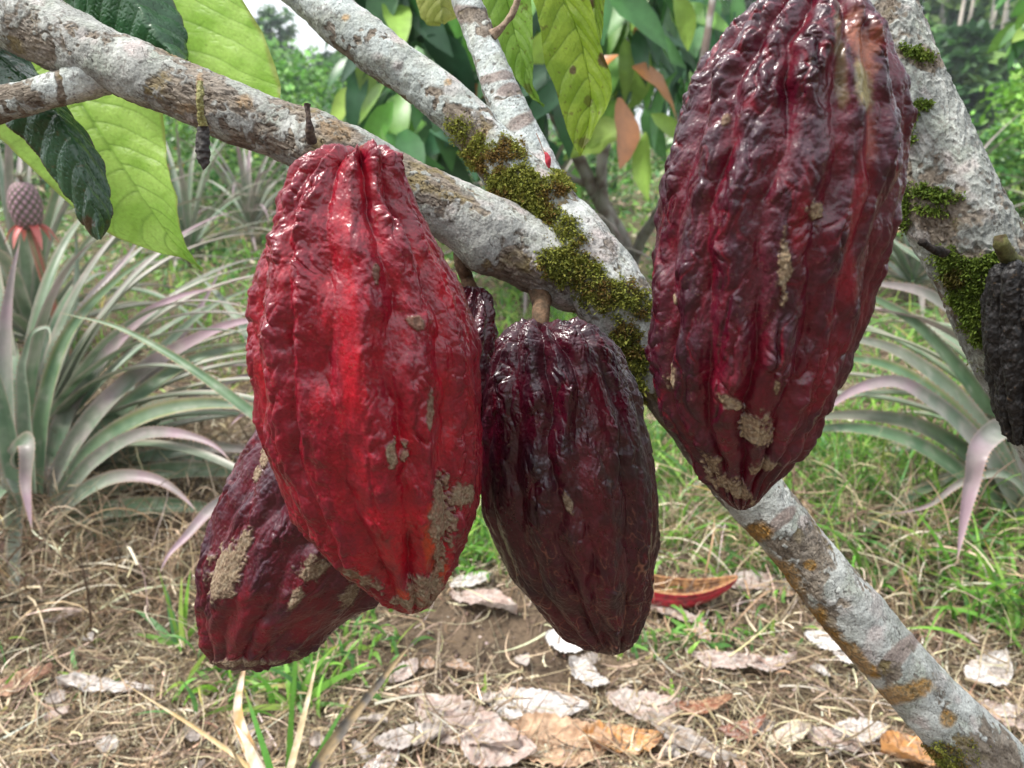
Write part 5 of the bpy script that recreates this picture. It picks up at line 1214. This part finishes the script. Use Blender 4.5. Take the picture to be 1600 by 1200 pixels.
# low weeds between 4 and 14 m: a cover nobody could count
r2 = np.random.default_rng(55)
n = 26000
yy = 3.6*np.exp(r2.random(n)*math.log(22/3.6)); xx = r2.uniform(-.85, .85, n)*yy
p = np.stack([xx, yy, gz(xx, yy)], 1)
dens = fbm(p*0.9, 12, 2)
keep = dens > -0.35 + 0.5*r2.random(n)*(yy < 5.5)
p = p[keep]; n = len(p); yy = yy[keep]
p[:, 2] += r2.random(n)*0.22*(0.4+dens[keep].clip(0, 1))
s = 0.05*(0.6+0.8*r2.random(n))*(0.7+yy/9)
ax = nrm(np.stack([r2.normal(0, 1, n), r2.normal(0, 1, n), np.abs(r2.normal(.3, .7, n))], 1)); sd = nrm(np.cross(ax, r2.normal(0, 1, (n, 3))))
V = np.stack([p, p+ax*s[:, None]*.5+sd*s[:, None]*.16, p+ax*s[:, None], p+ax*s[:, None]*.5-sd*s[:, None]*.16], 1).reshape(-1, 3)
i = np.arange(n)*4
tag(mesh('undergrowth', V, np.stack([i, i+1, i+2, i+3], 1), M['leaf_bg'], None, palette(n, SH+[(0.42, 0.34, 0.2), (0.5, 0.4, 0.3)], (3, 3, 2, 1, 2, 1.6, .8), r2, .15).repeat(4, 0), smooth=False), kind='stuff')

# ---------------------------------------------------------------- forest edge
def ftree(x, y, h, w, label, seed, n, size, cols=FO, wts=(3, 3, 2, 1), trunk=0.16, bare=0.0, tc=(0.50, 0.47, 0.42)):
    r2 = np.random.default_rng(seed)
    g = np.array([x, y, 0.0]); g[2] = gz(g[0:1], g[1:2])[0]
    root = empty('forest_tree', g, label, 'tree', 'trees of the forest edge')
    lean = r2.normal(0, .03*h)
    vs, fs, cs = tube([(x, y, g[2]-.1, trunk), (x+lean*.3, y, h*.35, trunk*.85), (x+lean*.6, y, h*.65, trunk*.65), (x+lean, y, h*.92, trunk*.2)], 40, 12, seed, .01, tc, tuple(.6*v for v in tc), px=False, nsc=4)
    mesh('trunk', vs, fs, M['bark'], root, cs)
    k = max(3, int(5+3*r2.random()))
    VV, FF, CC, o_ = [], [], [], 0
    for j in range(k):
        zz = h*(bare + (1-bare)*(0.15+0.80*(j+.5)/k)); ww = w*(0.35+0.75*math.sin(math.pi*min(1, .2+.75*(j+.5)/k)))*.5
        a = r2.random()*6.28; off = ww*.45*r2.random()
        V, f, c_ = crown(np.array([x+lean*zz/h+math.cos(a)*off, y+math.sin(a)*off, zz]), (ww, ww, h*(1-bare)/k*.75), n//k, size, cols, wts, r2, clump=18)
        VV.append(V); FF.append(f+o_); CC.append(c_); o_ += len(V)
    V = np.vstack(VV); V[:, 2] = np.maximum(V[:, 2], .05)
    mesh('crown', V, np.vstack(FF), M['leaf_bg'], root, np.vstack(CC), smooth=False)
    return root
def fx(px, y): return (px-800)/F_PX*y*math.cos(PITCH)
rf = np.random.default_rng(66)
words = ['rounded', 'ragged', 'slender', 'broad', 'leaning', 'dense', 'airy', 'tall']
tones = ['dark green', 'mid green', 'blue-green', 'yellow-green', 'dull green']
def place(n, x0, x1, y0, y1, hs, place_word, pxs=None):
    for i in range(n):
        y = rf.uniform(y0, y1); px = x0 + (x1-x0)*(i+.5)/n + rf.normal(0, 14)
        h = rf.uniform(*hs); 
        ftree(fx(px, y), y, h, rf.uniform(.45, .75)*h, '%s %s tree %s, %s from left' % (words[i % 8], tones[(i*3) % 5], place_word, ['first', 'second', 'third', 'fourth', 'fifth', 'sixth', 'seventh', 'eighth', 'ninth', 'tenth', 'eleventh', 'twelfth'][i]), int(rf.integers(1e6)), 2600, .42, wts=(3, 3, 2, 1) if i % 2 else (1, 3, 1, 2))
place(6, 330, 640, 26, 34, (2.8, 4.0), 'in the near row left of centre')
place(8, 180, 800, 42, 58, (4.2, 6.4), 'in the far row left of centre')
place(4, -60, 200, 30, 40, (6, 9), 'behind the left pineapple plants')
place(7, 760, 1360, 30, 40, (7, 10), 'beyond the background cacao tree')
place(9, 1330, 1800, 30, 38, (9, 13), 'in the dark wood at the right')
place(5, 1380, 1760, 21, 26, (3.0, 4.6), 'in the low growth before the right wood')
for k, (px, h, tr, dd) in enumerate([(1486, 9, .06, 24), (1515, 11, .06, 28), (1548, 10, .09, 25), (1521, 6, .05, 22), (1470, 12, .07, 27)]):
    ftree(fx(px, dd), dd, h, 2.4, ['slim pale-trunked tree left of the others in the right wood', 'white-stemmed tree second from left in the right wood', 'tall forked pale tree right-most in the wood', 'short thin pale tree in front of the wood', 'tall pale tree reaching the top edge in the right wood'][k], 5000+k, 700, .35, trunk=tr, bare=.72, tc=(0.62, 0.56, 0.48))

# unseen trees added behind the camera so the pods reflect foliage, not bright sky
pt = None
rb2 = np.random.default_rng(88)
for i, (x, y) in enumerate([(-6.5, -3.0), (-4.6, -5.6), (-2.0, -5.0), (0.6, -5.8), (3.0, -4.8), (5.4, -5.4), (7.2, -2.6), (-8.5, -7.5), (-3.6, -8.5), (1.8, -9.0), (6.5, -8.8), (-7.8, 0.8), (8.4, 0.8)]):
    x, y = x*2.3, y*2.3
    lab = 'added tree behind the camera, out of view, darkening the pod reflections'
    if pt is None:
        pt = ftree(x, y, 5.6, 3.6, lab, 4321, 7000, .30, cols=[(0.05, 0.13, 0.04), (0.09, 0.20, 0.05)], wts=(2, 1), trunk=.1)
        pt['group'] = 'added trees behind the camera'; px0 = np.array([x, y])
        pt.name = 'added_tree'
    else:
        q = pt.copy(); C.objects.link(q); q.location = (x, y, 0); q.rotation_euler = (0, 0, i*1.3); q.scale = (1, 1, 0.85+0.35*rb2.random())
        for ch in list(pt.children):
            k = ch.copy(); C.objects.link(k); k.parent = q

# ---------------------------------------------------------------- air
hm, hn, ho = newmat('haze')
pv = nd(hn, 'ShaderNodeVolumePrincipled'); pv.inputs['Color'].default_value = (0.86, 0.93, 1.0, 1); pv.inputs['Density'].default_value = 0.0018; pv.inputs['Anisotropy'].default_value = 0.2
hn.links.new(pv.outputs['Volume'], ho.inputs['Volume'])
x0, x1, y0, y1, z0, z1 = -310, 310, -310, 310, -2.5, 16
V = [(x, y, z) for x in (x0, x1) for y in (y0, y1) for z in (z0, z1)]
tag(mesh('haze', V, np.array([[0, 1, 3, 2], [4, 6, 7, 5], [0, 4, 5, 1], [2, 3, 7, 6], [0, 2, 6, 4], [1, 5, 7, 3]]), hm, smooth=False), kind='stuff')
# ---------------------------------------------------------------- light, sky, air
SUN_EL, SUN_AZ = R(60), R(262)      # azimuth clockwise from +Y
w = bpy.data.worlds.new('World'); scene.world = w; w.use_nodes = True
nt = w.node_tree; nt.nodes.clear()
sky = nt.nodes.new('ShaderNodeTexSky'); sky.sky_type = 'NISHITA'; sky.sun_disc = False
sky.sun_elevation = SUN_EL; sky.sun_rotation = SUN_AZ
sky.dust_density = 5.0; sky.air_density = 1.3; sky.ozone_density = 0.6
bgn = nt.nodes.new('ShaderNodeBackground'); bgn.inputs['Strength'].default_value = 0.11
wo = nt.nodes.new('ShaderNodeOutputWorld')
tcw = nt.nodes.new('ShaderNodeTexCoord'); cn = nt.nodes.new('ShaderNodeTexNoise'); cn.inputs['Scale'].default_value = 2.2; cn.inputs['Detail'].default_value = 5
nt.links.new(tcw.outputs['Generated'], cn.inputs['Vector'])
cr = nt.nodes.new('ShaderNodeMapRange'); cr.inputs['From Min'].default_value = 0.35; cr.inputs['From Max'].default_value = 0.6; cr.inputs['To Min'].default_value = 0.45; cr.inputs['To Max'].default_value = 0.95
nt.links.new(cn.outputs['Fac'], cr.inputs['Value'])
cm = nt.nodes.new('ShaderNodeMix'); cm.data_type = 'RGBA'; cm.inputs[7].default_value = (9.0, 9.3, 9.8, 1)     # thin bright cloud cover
nt.links.new(cr.outputs['Result'], cm.inputs['Factor']); nt.links.new(sky.outputs['Color'], cm.inputs[6])
nt.links.new(cm.outputs[2], bgn.inputs['Color']); nt.links.new(bgn.outputs['Background'], wo.inputs['Surface'])
sl = bpy.data.lights.new('sun', 'SUN'); sl.energy = 3.0; sl.angle = R(10); sl.color = (1.0, 0.97, 0.92)
so = bpy.data.objects.new('sun', sl); C.objects.link(so)
dv = Vector((math.sin(SUN_AZ)*math.cos(SUN_EL), math.cos(SUN_AZ)*math.cos(SUN_EL), math.sin(SUN_EL)))
so.rotation_euler = dv.to_track_quat('Z', 'Y').to_euler()
so.location = (0, 0, 30)
scene.view_settings.view_transform = 'Standard'
scene.view_settings.look = 'None'
scene.view_settings.gamma = 1.0
scene.view_settings.exposure = 0.95
scene.view_settings.use_curve_mapping = False
scene.cycles.max_bounces = 8
scene.cycles.transparent_max_bounces = 8
scene.cycles.use_adaptive_sampling = True
scene.cycles.use_denoising = True
